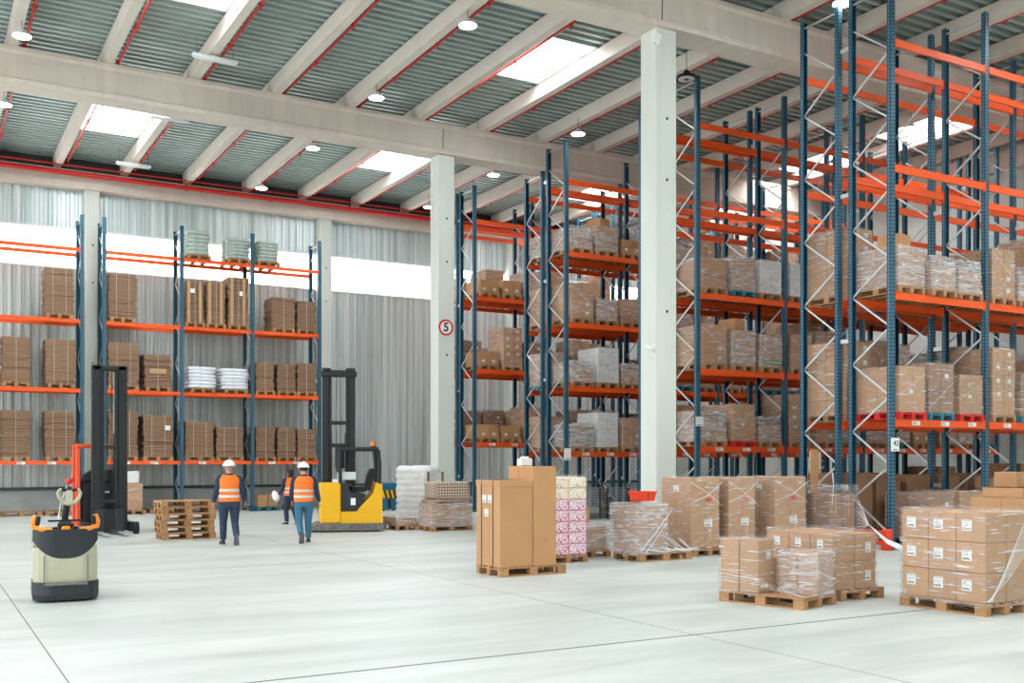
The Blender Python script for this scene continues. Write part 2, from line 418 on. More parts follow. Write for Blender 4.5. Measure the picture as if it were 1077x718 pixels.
# main red pipe along the wall top
mb = MB(); mb.cyl((XL + 1, YW - .68, 11.66), (XR - .6, YW - .68, 11.66), .085, n=12)
x = XL + 2
while x < XR - 1:
    mb.cyl((x, YW - .68, 11.66), (x + .09, YW - .68, 11.66), .105, n=12); mb.box(x + .02, x + .07, YW - .68, YW - .425, 11.63, 11.69); x += 3.1
mb.cyl((XL + 1, YW - .75, 11.9), (XR - .6, YW - .75, 11.9), .03, n=8)
tag(mb.build('sprinkler_main', 'red_pipe'), 'thick red sprinkler main running along the top of the cladded wall', 'pipe')

# roof deck with skylight holes
SKY = []     # (x0, x1, y0, y1)
def bay(k): return PXK(k) + .30, PXK(k + 1) - .04
for k, y0, y1 in ((-1, 21.7, 24.6), (-5, 21.3, 24.3), (5, 19.7, 23.2), (5, 24.8, 27.5), (-5, 30.4, 35.2), (-1, 30.2, 34.8), (3, 30.2, 34.8), (6, 31, 34.5), (-9, 30.4, 35),
                  (-9, 21.0, 24.0), (-9, 9, 13), (-5, 9, 13), (-1, 9, 13), (3, 9, 13), (6, 9, 13), (-7, 1, 5), (-3, 1, 5), (1, 1, 5), (4, 1, 5), (-5, -6, -2), (-1, -6, -2), (2, -6, -2)):
    a, b = bay(k); SKY.append((a, b, y0, y1))
mb = MB(); P = .30
def strips(x0, x1, y0, y1):
    y = y0; prof = []
    while y < y1 - 1e-6:
        prof += [(y, 0), (y + P * .40, 0), (y + P * .46, .15), (y + P * .94, .15)]; y += P
    prof.append((y1, 0)); prof = [(min(a, y1), z) for a, z in prof]
    vs = []
    for a, z in prof: vs += [(x0, a, ZD + z), (x1, a, ZD + z)]
    mb.add(vs, [(2 * i, 2 * i + 1, 2 * i + 3, 2 * i + 2) for i in range(len(prof) - 1)])
edges = [XL] + PX + [XR]
for a, b in zip(edges[:-1], edges[1:]):
    holes = sorted([s for s in SKY if a - .01 < (s[0] + s[1]) / 2 < b], key=lambda s: s[2]); y = YF
    for s in holes:
        strips(a, b, y, s[2]); strips(a, s[0], s[2], s[3]); strips(s[1], b, s[2], s[3]); y = s[3]
    strips(a, b, y, YW)
deck = struct(mb.build('ceiling', 'deck'))
mb = MB(); 
for a, b in zip(edges[:-1], edges[1:]):
    holes = sorted([s for s in SKY if a - .01 < (s[0] + s[1]) / 2 < b], key=lambda s: s[2]); y = YF
    for s in holes: mb.box(a, b, y, s[2], 12.5, 12.6); mb.box(a, s[0], s[2], s[3], 12.5, 12.6); mb.box(s[1], b, s[2], s[3], 12.5, 12.6); y = s[3]
    mb.box(a, b, y, YW, 12.5, 12.6)
struct(mb.build('ceiling_roof', 'trimdark'))
for i, (x0, x1, y0, y1) in enumerate(SKY):
    mb = MB()
    for q in ((x0, x0 + .05, y0, y1), (x1 - .05, x1, y0, y1), (x0 + .05, x1 - .05, y0, y0 + .05), (x0 + .05, x1 - .05, y1 - .05, y1)): mb.box(*q, ZD - .02, 12.62)
    mb.box((x0 + x1) / 2 - .02, (x0 + x1) / 2 + .02, y0 + .05, y1 - .05, 12.60, 12.64)
    mb.cyl((x0 + .1, (y0 + y1) / 2, 12.5), (x1 - .1, (y0 + y1) / 2, 12.5), .015, n=6)
    fr = struct(mb.build('window_%d' % (i + 2), 'trimwhite'))
    mb = MB(); mb.box(x0 + .05, x1 - .05, y0 + .05, y1 - .05, 12.66, 12.7); mb.build('pane', 'sky', fr)

# columns
def column(name, x, y, z1, w, d):
    mb = MB(); mb.cbox(x - w / 2, x + w / 2, y - d / 2, y + d / 2, 0, z1, .02)
    for zz in (z1 - 1.9, z1 - 3.2, z1 - 6.0): mb.cyl((x + .02, y - d / 2 - .004, zz), (x + .02, y - d / 2 + .01, zz), .035, n=8, mi=1)
    return mb.build(name, ['concrete_col', 'print'])
COLS = []
for (x, y, z, w) in ((XC, 28.2, 10.975, .56), (XC, 17.7, 10.975, .56), (XC, 7.2, 10.975, .56)):
    if y > 10: o = struct(column('trim_column', x, y, z, w, .54))
for x in (-3.1, 5.37, XC, 22.32): struct(column('wall_back_column', x, YW - .31, 11.19, .5, .46))

# ------------------------------------------------------------------ lamps
def unproj(px, py, z):
    d = 1090 * (z - H) / (484.5 - py); r = d * (px - 538.5) / 1090
    return d * .5 + r * .866025, d * .866025 - r * .5
LZ = 11.55
pls = [(23, 38, 'glowing round high-bay lamp in the roof bay above the pallet truck'),
       (492, 27, 'glowing round high-bay lamp between the two big main beams, beside the skylight'),
       (396, 103, 'glowing round high-bay lamp just in front of the far main beam'),
       (329, 156, 'small glowing high-bay lamp beyond the far main beam near the skylight'),
       (4, 110, 'glowing high-bay lamp under the far main beam at the edge of the photo'),
       (275, 198, 'small glowing high-bay lamp close above the tall wall rack with sacks'),
       (608, 141, 'glowing high-bay lamp between the two tall concrete columns'),
       (519, 184, 'small glowing high-bay lamp above the eighth rack row'),
       (451, 218, 'tiny glowing high-bay lamp just beside the column with the speed sign'),
       (886, 4, 'bright high-bay lamp above the frame ends of the front racks'),
       (958, 135, 'glowing high-bay lamp seen through the front rack beside the skylight')]
def lamp_proto(x, y, label):
    t = thing('high_bay_lamp', label, 'lamp', (x, y, LZ), 0, 'high-bay lamps under the roof')
    mb = MB(); mb.cyl((0, 0, 0), (0, 0, .05), .22, .20, n=20); mb.cyl((0, 0, .05), (0, 0, .16), .11, .06, n=14); mb.build('lamp_housing', 'lampbody', t)
    mb = MB(); mb.cyl((0, 0, -.012), (0, 0, -.001), .19, n=20); mb.build('lens', 'lamp', t)
    mb = MB(); mb.cyl((0, 0, .16), (0, 0, ZD - 11.8 - .02), .007, n=6); mb.build('hanger', 'trimdark', t)
    return t
lp = None
for px, py, lb in pls:
    zl = 11.6 if px == 886 else LZ; x, y = unproj(px, py, zl)
    if lp is None: lp = lamp_proto(x, y, lb)
    else: clone(lp, (x, y, zl), 0, lb)
x, y = unproj(722, 83, LZ - .5)
t = thing('high_bay_lamp', 'unlit round high-bay lamp with black rim hanging beside the tall concrete column', 'lamp', (x, y, LZ - .5), 0, 'high-bay lamps under the roof')
mb = MB(); mb.cyl((0, 0, 0), (0, 0, .06), .27, .24, n=24); mb.cyl((0, 0, .06), (0, 0, .2), .12, .06, n=14); mb.build('lamp_housing', 'black', t)
mb = MB(); mb.cyl((0, 0, -.01), (0, 0, -.001), .2, n=20); mb.cyl((0, 0, -.02), (0, 0, -.01), .06, n=14, mi=1); mb.build('lens', ['glassy', 'black'], t)
mb = MB(); mb.cyl((0, 0, .2), (0, 0, 12.28 - LZ + .5), .008, n=6); mb.build('hanger', 'trimdark', t)
# linear fittings crossing the purlins
def linlamp(pa, pb, z, label):
    a = unproj(*pa, z); b = unproj(*pb, z); cx, cy = (a[0] + b[0]) / 2, (a[1] + b[1]) / 2
    L = sqrt((a[0] - b[0]) ** 2 + (a[1] - b[1]) ** 2); t = thing('linear_light', label, 'lamp', (cx, cy, z), 0, 'linear lights under the purlins')
    mb = MB(); mb.cbox(-L / 2, L / 2, -.07, .07, 0, .09, .015); mb.build('lamp_housing', 'lampbody', t)
    mb = MB(); mb.cbox(-L / 2 + .05, L / 2 - .05, -.05, .05, -.03, -.002, .01); mb.build('diffuser', 'trimwhite', t)
    mb = MB()
    for s in (-1, 1): mb.cyl((s * L * .4, 0, .09), (s * L * .4, 0, ZD - z - .02), .005, n=5)
    mb.build('hanger', 'trimdark', t)
linlamp((202, 59), (250, 68), 11.75, 'long white linear light hanging in front of the far main beam')
linlamp((158, 122), (198, 130), 11.75, 'long white linear light just beyond the far main beam beside the skylight')
linlamp((122, 172), (159, 177), 11.75, 'long white linear light close to the red pipe above the cladded wall')

# ------------------------------------------------------------------ pallet racks
def upright_mesh(h):
    mb = MB(); t = .012; w, d = .062, .05
    prof = [(-w, -d), (w, -d), (w, d), (w - .022, d), (w - .022, d - t), (w - t, d - t), (w - t, -d + t), (-w + t, -d + t), (-w + t, d - t), (-w + .022, d - t), (-w + .022, d), (-w, d)]
    mb.prism([(p[0], p[1]) for p in prof], .012, h, 'z')
    mb.box(-.1, .1, -.09, .09, 0, .012)
    z = .25
    while z < h - .05:      # slot rows on sides and front, light seen through them painted as pale pads
        for s in (-1, 1):
            mb.box(s * (w + .0008) - .0008, s * (w + .0008) + .0008, -.006, .010, z, z + .032, 1)
            mb.box(s * .028 - .007, s * .028 + .007, -d - .0012, -d, z, z + .032, 1)
        z += .075
    return mb.mesh('upright', ['upright', 'hole'])
def rack(name, label, xs, yf, depth, h, levels, span=None, base=None, zig=.705, spacer=0, labels=True, beam_h=.15):
    """one run of pallet racking: upright frames at xs, front at yf"""
    t = thing(name, label, 'rack', (xs[0], yf, 0))
    um = upright_mesh(h)
    mb = MB(); a = depth - .12
    mb.bar((0, 0, 0), (0, a, zig), .032, .032); diag1 = mb.mesh('brace', 'galv')
    mb = MB(); mb.bar((0, a, 0), (0, 0, zig), .032, .032); diag2 = mb.mesh('brace', 'galv')
    mb = MB(); mb.bar((0, 0, 0), (0, a, 0), .032, .032); hor = mb.mesh('brace', 'galv')
    for x in xs:
        fr = obj('upright_frame', None, t, (x - xs[0], 0, 0))
        obj('upright', um, fr, (0, .05, 0)); obj('upright', um, fr, (0, depth - .05, 0), pi)
        z = .3; k = 0; obj('brace', hor, fr, (0, .06, .22))
        while z + zig < h - .15:
            obj('brace', diag1 if k % 2 == 0 else diag2, fr, (0, .06, z)); z += zig; k += 1
        obj('brace', hor, fr, (0, .06, h - .12))
        if spacer:
            for zz in (1.2, 4.3, 7.4, 10.5):
                if zz < h: mb = MB(); mb.cbox(-.02, .02, depth, depth + spacer, zz, zz + .09, .004); mb.build('row_spacer', 'galv', fr)
    BM = {}
    for z in levels:
        for i in range(len(xs) - 1):
            x0, x1 = xs[i] + .064, xs[i + 1] - .064
            key = round(x1 - x0, 3)
            if key > 3.2: continue
            if key not in BM:
                mb = MB(); L = x1 - x0
                mb.box(.012, L - .012, -.025, .025, -beam_h, 0); mb.box(.012, L - .012, -.03, -.025, -.045, -.012)
                mb.box(0, .012, -.04, .035, -beam_h - .035, .035); mb.box(L - .012, L, -.04, .035, -beam_h - .035, .035)
                BM[key] = mb.mesh('beam', 'beam')
            for yy in (.028, depth - .028):
                b = obj('beam', BM[key], t, (x0 - xs[0], yy, z), 0)
                if labels and z == levels[0] and yy < .1:
                    for u in (.5, 1.42, 2.3):
                        if u < key - .2: mb = MB(); mb.box(u, u + .26, -.034, -.031, -.115, -.03); [mb.box(u + .02 + q * .022, u + .03 + q * .022, -.0352, -.0341, -.1, -.045, 1) for q in range(6)]; mb.build('location_label', ['label', 'ink'], b)
    return t

RX = [17.2, 20.2, 23.2, 26.2, 29.2]
ORD = ['front', 'second', 'third', 'fourth', 'fifth', 'sixth', 'seventh', 'eighth']
L4, L5 = [2.65, 5.24, 7.83, 10.38], [2.17, 4.14, 6.07, 8.2, 10.38]
L5b, L4b = [2.08, 4.08, 6.02, 8.18, 10.36], [2.46, 5.06, 7.64, 10.35]
ROWS = [(14.34, L4), (15.72, L4), (20.35, L5), (21.67, L5), (26.45, L5b), (27.80, L5b), (32.4, L4b), (33.72, L4b)]
for i, (yf, lv) in enumerate(ROWS):
    rack('pallet_rack', 'blue and orange pallet rack, %s row counted from the camera side' % ORD[i], RX, yf, 1.1, 10.93 if i == 5 else 11.55, lv, spacer=ROWS[i + 1][0] - yf - 1.1 - .02 if i % 2 == 0 else 0)
LW = [1.8, 4.19, 6.48, 8.85]
rack('pallet_rack', 'wall-side blue and orange pallet rack nearest the photo edge, holding folded cardboard', [-.2, 2.30, 4.84], 36.85, 1.1, 9.95, LW, beam_h=.12)
rack('pallet_rack', 'three-bay blue and orange pallet rack against the cladded wall with white sacks', [5.53, 8.06, 10.54, 13.05], 36.85, 1.1, 9.95, LW, beam_h=.12)

# end guard of the front racks
t = thing('rack_guard', 'low red steel guard around the end of the front rack row', 'guard', (16.90, 14.22, 0))
mb = MB(); mb.cbox(0, .17, 0, .17, .01, .42, .02); mb.box(-.02, .19, -.02, .19, 0, .012); mb.build('post', 'guard', t)
mb = MB(); mb.cbox(0, .17, 2.5, 2.67, .01, .42, .02); mb.build('post', 'guard', t)
for z in (.10, .29):
    mb = MB(); mb.cbox(.05, .12, .17, 2.5, z, z + .09, .01); mb.build('rail', 'guard', t)

# signs on the uprights
def text(s, size, m, parent, loc, rx=pi / 2, ext=.002):
    c = bpy.data.curves.new('lettering', 'FONT'); c.body = s; c.size = size; c.offset = size * (.03 if len(s) < 2 else .006); c.extrude = ext; c.align_x = 'CENTER'; c.align_y = 'CENTER'
    c.materials.append(M[m]); f = bpy.data.objects.new('lettering_curve', c); COL.objects.link(f); bpy.context.view_layer.update()
    me = bpy.data.meshes.new_from_object(f.evaluated_get(bpy.context.evaluated_depsgraph_get())); bpy.data.objects.remove(f); me.name = 'lettering'
    o = obj('lettering', me, parent, loc); o.rotation_euler.x = rx; return o
def card(x, y, z, w, h, label, txt=None, cat='sign', rz=0):
    t = thing('rack_sign', label, cat, (x, y, z), rz)
    mb = MB(); mb.box(-w / 2, w / 2, -.004, .004, -h / 2, h / 2); mb.build('panel', 'sign_w', t)
    if txt: text(txt, h * .55, 'print', t, (w * .08, -.008, h * .08))
    mb = MB(); mb.box(-w * .3, w * .25, -.006, -.004, -h * .42, -h * .36); mb.build('print_line', 'print', t)
    return t
card(17.18, 14.27, 2.13, .24, .27, 'white sign reading 42 on the front upright of the front rack', '42')
card(17.18, 20.29, 2.8, .24, .24, 'small white sign on the front upright of the third rack row')
card(17.18, 26.39, 2.0, .24, .36, 'small white sign on an upright of the fifth rack row')
def plate(x, y, z, w, h, label):
    t = thing('load_plate', label, 'sign', (x, y, z))
    mb = MB(); mb.cbox(-w / 2, w / 2, -.012, .012, -h / 2, h / 2, .008); mb.build('panel', 'galv', t)
    mb = MB(); mb.box(-w * .42, w * .42, -.015, -.0125, -h * .42, h * .42); mb.build('sheet', 'sign_w', t)
    for i, m in enumerate(('yellow', 'orange', 'sign_r', 'binblue', 'yellow')):
        mb = MB(); mb.box(-w * .38, -w * .2, -.018, -.0155, h * (.22 - i * .13), h * (.33 - i * .13)); mb.build('colour_field', m, t)
    mb = MB(); mb.box(0, w * .25, -.018, -.0155, -h * .2, h * .2); mb.build('print_block', 'yell_box', t)
plate(17.44, 16.66, 1.80, .36, .42, 'grey load notice with coloured squares on an upright of the front racks')
plate(17.3, 22.7 - 1.1, 1.8, .3, .45, 'load notice with coloured squares beside the tall concrete column')

# speed sign on the middle column
t = thing('speed_sign', 'round white and red speed sign reading 5 on the middle concrete column', 'sign', (XC - .02, 28.2 - .27 - .012, 5.80))
mb = MB(); mb.cyl((0, -.004, 0), (0, .011, 0), .245, n=40); mb.build('ring', 'sign_r', t)
mb = MB(); mb.cyl((0, -.008, 0), (0, -.0045, 0), .185, n=40); mb.build('face', 'sign_w', t)
text('5', .36, 'print', t, (0, -.012, 0))
# camera unit and square white camera box on the tall column
t = thing('security_camera', 'small white camera bracket on the side of the tall near column', 'camera', (XC - .272, 17.5, 4.2))
mb = MB(); mb.cbox(-.03, 0, -.05, .05, -.06, .06, .01); mb.cyl((-.02, 0, 0), (-.16, -.03, -.02), .015, n=8); mb.build('bracket', 'trimwhite', t)
mb = MB(); mb.cyl((-.14, .06, .0), (-.2, -.2, -.06), .045, n=12); mb.build('camera_body', 'trimwhite', t)
t = thing('camera_box', 'square white camera box at the top of the tall near column', 'lamp', (XC - .29, 17.35, 10.62))
mb = MB(); mb.cbox(-.2, .0, -.1, -.05, -.12, .12, .02, T=Matrix.Rotation(.35, 4, 'Y')); mb.build('box_head', 'sign_w', t)
mb = MB(); mb.cyl((-.1, -.05, 0), (0, .1, 0), .02, n=8); mb.build('bracket', 'trimdark', t)

# ------------------------------------------------------------------ pallets and loads
def pallet_pieces():
    deck = MB()
    for y in (-.3725, -.1875, 0, .1875, .3725):
        w = .0725 if abs(y) in (.3725, 0) else .05
        w = .07 if abs(y) in (.3725, 0) else .048
        yy = y if abs(y) < .37 else math.copysign(.33, y)
        deck.box(-.6, .6, yy - w, yy + w, .122, .144)
    for x in (-.5275, 0, .5275): deck.box(x - .0725, x + .0725, -.4, .4, .1, .122)
    run = MB(); run.box(-.6, .6, -.05, .05, 0, .022)
    blk = MB(); blk.box(-.0725, .0725, -.05, .05, .022, .1)
    return deck, run, blk
def pallet_mesh(m):
    """1.2 long in Y, 0.8 wide in X, as one mesh"""
    d, r, b = pallet_pieces(); mb = MB(); T = Matrix.Rotation(pi / 2, 4, 'Z')
    mb.add(d.v, d.f, T=T)
    for y in (-.35, 0, .35):
        mb.add(r.v, r.f, T=T @ Matrix.Translation((0, y, 0)))
        for x in (-.5275, 0, .5275): mb.add(b.v, b.f, T=T @ Matrix.Translation((x, y, 0)))
    return mb.mesh('pallet', m)
PM = {k: pallet_mesh(k) for k in ('wood', 'wood_old', 'pblue', 'pred')}
_d, _r, _b = pallet_pieces()
PD = {k: (_d.mesh('top_deck', k), _r.mesh('runner', k), _b.mesh('block', k)) for k in ('wood', 'wood_old', 'pblue')}
def pallet_detailed(parent, m='wood', rz=pi / 2, z=0, x=0, y=0):
    p = obj('pallet', None, parent, (x, y, z), rz)
    d, r, b = PD[m]
    obj('top_deck', d, p)
    for yy in (-.35, 0, .35):
        obj('runner', r, p, (0, yy, 0))
        for xx in (-.5275, 0, .5275): obj('block', b, p, (xx, yy, 0))
    return p
def pallet_thing(label, loc, rz, m='wood', group=None, lean=None):
    t = thing('pallet', label, 'pallet', loc, rz, group); d, r, b = PD[m]
    obj('top_deck', d, t)
    for yy in (-.35, 0, .35):
        obj('runner', r, t, (0, yy, 0))
        for xx in (-.5275, 0, .5275): obj('block', b, t, (xx, yy, 0))
    return t

CM = {}
def carton_mesh(sx, sy, sz, m='carton', style=0):
    """carton with its bottom centre at the origin: chamfered body, top flap seam, tape down two faces"""
    k = (round(sx, 2), round(sy, 2), round(sz, 2), m, style)
    if k in CM: return CM[k]
    mb = MB(); mb.cbox(-sx / 2, sx / 2, -sy / 2, sy / 2, 0, sz, min(.008, sz * .05))
    e = .0012
    if style == 0 and m != 'white_box':
        mb.box(-.025, .025, -sy / 2 - e, -sy / 2, sz * .55, sz * .97, 1); mb.box(-sx / 2 + .01, sx / 2 - .01, -.025, .025, sz, sz + e, 1)
        mb.box(-sx / 2 - e, -sx / 2, -.025, .025, sz * .6, sz * .97, 1)
    elif style == 1:
        mb.box(-.003, .003, -sy / 2 - e, -sy / 2, .02, sz - .02, 2); mb.box(-sx / 2 - e, -sx / 2, -.003, .003, .02, sz - .02, 2)
    CM[k] = mb.mesh('carton', [m, 'tape', 'seam']); return CM[k]
LM = {}
def label_on(parent, w, h, x, y, z, face='-y'):
    k = (w, h, face)
    if k not in LM:
        mb = MB()
        if face == '-y': mb.box(-w / 2, w / 2, -.002, 0, 0, h)
        elif face == '-x': mb.box(-.002, 0, -w / 2, w / 2, 0, h)
        for z0, e, th in ((.88, .42, .05), (.70, .25, .03), (.58, .38, .03), (.46, .3, .03), (.12, .36, .16)):
            if face == '-y': mb.box(-w * .42, -w * .42 + w * 2 * e, -.003, -.002, h * z0, h * (z0 + th), 1)
            else: mb.box(-.003, -.002, w * .42 - w * 2 * e, w * .42, h * z0, h * (z0 + th), 1)
        LM[k] = mb.mesh('label', ['label', 'ink'])
    return obj('label', LM[k], parent, (x, y, z))

def wrap_mesh(sx, sy, z0, z1, seed, m='wrap', puff=.014, twists=1, topcover=True, taper=0, sag=0):
    """stretch film: rounded-rectangle rings with crumple, closed over the top edge"""
    r = random.Random(seed); n = 40; rings = []
    def ring(hx, hy, z, j):
        out = []; rc = min(.035, hx * .3); per = []
        for cx, cy, a0 in ((hx - rc, hy - rc, 0), (-hx + rc, hy - rc, 90), (-hx + rc, -hy + rc, 180), (hx - rc, -hy + rc, 270)):
            per.append([(cx + rc * cos(radians(a0 + q)), cy + rc * sin(radians(a0 + q))) for q in (0, 30, 60, 90)])
        for c in range(4):
            out += per[c]; p, q = per[c][-1], per[(c + 1) % 4][0]
            out += [(p[0] + (q[0] - p[0]) * u / 7, p[1] + (q[1] - p[1]) * u / 7) for u in range(1, 7)]
        return [(x * (1 + j * r.random()), y * (1 + j * r.random()), z + (r.random() - .5) * .012) for x, y in out]
    K = 9
    for k in range(K + 1):
        u = k / K; f = 1 - taper * u
        rings.append(ring((sx / 2 + puff) * f, (sy / 2 + puff) * f, z0 + (z1 - z0) * u, .02))
    if topcover:
        rings.append(ring(sx / 2 * (1 - taper) - .03, sy / 2 * (1 - taper) - .03, z1 + .022, .02))
        rings.append(ring(sx / 4, sy / 4, z1 + .02 - sag, .1))
    mb = MB(); mb.loft(rings, 0, caps=False)
    if topcover: mb.add(rings[-1], [tuple(range(n))], 0, True)
    for k in range(twists):    # twisted strands of film over the faces
        za, zb = z0 + (z1 - z0) * r.uniform(.05, .5), z0 + (z1 - z0) * r.uniform(.5, .95)
        if r.random() < .5: za, zb = zb, za
        hx, hy = sx / 2 + puff + .03, sy / 2 + puff + .03
        pts = [(-hx, hy * .9, (za + zb) / 2), (-hx, 0, za + (zb - za) * .2), (-hx, -hy * .96, za), (-hx * .96, -hy, za), (0, -hy - .01, (za + zb) / 2), (hx * .95, -hy, zb)]
        mb.tube(pts, [r.uniform(.0015, .0035) for _ in pts], n=5, mi=1)
    return mb.mesh('stretch_wrap', [m, 'film'])

def sack_mesh(sx, sy, sz, m, seed=0):
    r = random.Random(seed); mb = MB(); n = 20; rings = []
    for k in range(7):
        t = -1 + 2 * k / 6; f = max(0, 1 - abs(t) ** 5) ** .4 * .22 + .78
        ring = []
        for i in range(n):
            a = 2 * pi * i / n; c, s = cos(a), sin(a); q = (abs(c) ** 4 + abs(s) ** 4) ** -.25
            e = 1 + r.uniform(-.03, .03)
            ring.append((q * c * sx / 2 * f * e, q * s * sy / 2 * f * e, sz / 2 + t * sz / 2 * (.9 + .1 * r.random())))
        rings.append(ring)
    mb.loft(rings); return mb.mesh('sack', m)

PROTO = []
def load(name, look, cat, pm='wood'):
    t = thing(name, look, cat); t['look'] = look; obj('pallet', PM[pm], t); PROTO.append(t); return t
def fill_cartons(t, nx, ny, nz, w, d, h, m='carton', jit=.01, topskip=0, z0=.146, labels=3, style=0, r=R):
    cw, cd = w / nx, d / ny; me = carton_mesh(cw - .006, cd - .006, h - .003, m, style)
    for k in range(nz):
        for i in range(nx):
            for j in range(ny):
                if 0 < i < nx - 1 and 0 < j < ny - 1 and k < nz - 1: continue
                if k == nz - 1 and r.random() < topskip: continue
                c = obj('carton', me, t, (-w / 2 + cw * (i + .5) + r.uniform(-jit, jit) * .3, -d / 2 + cd * (j + .5) + r.uniform(-jit, jit) * .3, z0 + k * h))
                if labels and j == 0 and r.random() < .5: label_on(c, .11, .1, r.uniform(-.1, .1) * cw, -cd / 2 + .002, h * .4)
def add_wrap(t, w, d, z0, z1, seed, **kw): return obj('stretch_wrap', wrap_mesh(w, d, z0, z1, seed, **kw), t)

def mk_protos():
    P = {}
    t = load('carton_load', 'wrapped block of small brown cartons', 'pallet load'); fill_cartons(t, 2, 3, 4, .78, 1.16, .27); add_wrap(t, .79, 1.17, .12, 1.24, 1, m='wrap'); P['block'] = t
    t = load('carton_load', 'tall wrapped block of brown cartons', 'pallet load'); fill_cartons(t, 2, 2, 5, .78, 1.16, .30, style=1); add_wrap(t, .79, 1.17, .12, 1.66, 2); P['tall'] = t
    t = load('carton_load', 'low wrapped heap of brown cartons', 'pallet load', 'wood_old'); fill_cartons(t, 2, 3, 3, .76, 1.1, .24, topskip=.45, jit=.04); add_wrap(t, .8, 1.15, .12, .84, 3, m='wrap_h', taper=.06, sag=.1); P['low'] = t
    t = load('carton_load', 'single large brown wrapped carton', 'pallet load', 'pred'); fill_cartons(t, 1, 1, 1, .76, 1.14, 1.0, style=1); add_wrap(t, .77, 1.15, .12, 1.15, 4); P['big'] = t
    t = load('carton_load', 'wrapped pair of dark brown cartons', 'pallet load', 'pblue'); fill_cartons(t, 2, 2, 2, .78, 1.14, .52, 'carton_dark', style=1); add_wrap(t, .79, 1.15, .12, 1.2, 5); P['dark'] = t
    t = load('carton_load', 'wrapped white cartons', 'pallet load'); fill_cartons(t, 2, 3, 4, .78, 1.14, .25, 'white_box', labels=3); add_wrap(t, .79, 1.15, .12, 1.16, 6); P['white'] = t
    t = load('sack_load', 'wrapped grey-brown sacks', 'pallet load', 'wood_old')
    sm = sack_mesh(.78, .56, .17, 'sack_b', 3)
    for k in range(5):
        for y in (-.29, .29): obj('sack', sm, t, (R.uniform(-.02, .02), y, .146 + k * .155), R.uniform(-.05, .05))
    add_wrap(t, .8, 1.16, .12, .95, 7, m='wrap_h', twists=1); P['sacks'] = t
    t = load('carton_load', 'wrapped brown cartons with one loose box on top', 'pallet load'); fill_cartons(t, 2, 2, 3, .78, 1.14, .29); add_wrap(t, .79, 1.15, .12, 1.03, 8, m='wrap_h', topcover=False)
    obj('carton', carton_mesh(.5, .5, .3, 'carton_tan'), t, (-.08, -.2, 1.02), .3); P['loose'] = t
    t = load('carton_load', 'heavily wrapped pale cartons', 'pallet load', 'pblue'); fill_cartons(t, 2, 2, 3, .78, 1.14, .31, 'carton_tan'); add_wrap(t, .79, 1.15, .1, 1.1, 9, m='wrap_h', twists=1); P['pale'] = t
    t = load('carton_load', 'wrapped flat layers of cardboard', 'pallet load')
    for k in range(9): obj('carton', carton_mesh(.76, 1.12, .085, 'carton'), t, (R.uniform(-.015, .015), R.uniform(-.015, .015), .146 + k * .088))
    add_wrap(t, .79, 1.15, .12, .95, 10, m='wrap'); P['flat'] = t
    t = load('carton_load', 'open low brown cartons without wrap', 'pallet load', 'wood'); fill_cartons(t, 2, 2, 2, .76, 1.1, .26, jit=.05, topskip=.2); P['open'] = t
    t = load('carton_load', 'wrapped cartons with green print', 'pallet load'); fill_cartons(t, 2, 2, 3, .78, 1.14, .28, 'carton')
    for c in t.children:
        if c.name.startswith('carton') and abs(c.location.z - .146) < .01:
            mb = MB(); mb.box(-.19, .19, -.287, -.2845, .05, .17); mb.build('green_band', 'green', c)
    add_wrap(t, .79, 1.15, .12, 1.0, 12, m='wrap_h'); P['green'] = t
    t = load('carton_load', 'tall unwrapped brown cardboard container', 'pallet load'); fill_cartons(t, 1, 1, 1, .78, 1.16, 1.45, 'carton_dark', style=1); P['gaylord'] = t
    for t in P.values(): kids(t); [kids(c) for c in t.children]
    return P
PR = mk_protos()
HT = {'block': 1.28, 'tall': 1.7, 'low': .9, 'big': 1.2, 'dark': 1.25, 'white': 1.22, 'sacks': 1.0, 'loose': 1.35, 'pale': 1.16, 'flat': 1.0, 'open': .68, 'green': 1.06, 'gaylord': 1.62}
NTH = ['first', 'second', 'third', 'fourth', 'fifth', 'sixth', 'seventh', 'eighth', 'ninth', 'tenth', 'eleventh', 'twelfth']
LVN = ['lowest', 'second', 'third', 'fourth']
def put(kind, row, bayn, slot, lvl, y_off=None):
    """kind into rack row (0..7), bay, slot; lvl -1 = floor"""
    yf, lv = ROWS[row]; x = RX[bayn] + .55 + slot * .95; z = 0 if lvl < 0 else lv[lvl] + .003
    nxt = lv[lvl + 1] if lvl + 1 < len(lv) else 99
    if HT[kind] > nxt - z - .2 and lvl + 1 < len(lv): kind = {'tall': 'block', 'gaylord': 'dark'}.get(kind, kind)
    look = PR[kind]['look']; n = NTH[bayn * 3 + slot]
    where = 'floor under' if lvl < 0 else '%s beam,' % LVN[lvl]
    lab = '%s, %s along, %s %s rack row' % (look, n, where, ORD[row])
    c = clone(PR[kind], (x + R.uniform(-.02, .02), yf + .55 + R.uniform(-.03, .03), z), R.uniform(-.015, .015), lab,
              'pallet loads, %s %s rack row' % (where, ORD[row]))
    f = R.uniform(.84, min(1.1, (nxt - z - .2) / HT[kind]) if HT[kind] > 0 else 1)
    for ch in list(c.children):
        if not ch.name.startswith('pallet'): ch.location.z = .146 + (ch.location.z - .146) * f; ch.scale.z = f
    return c
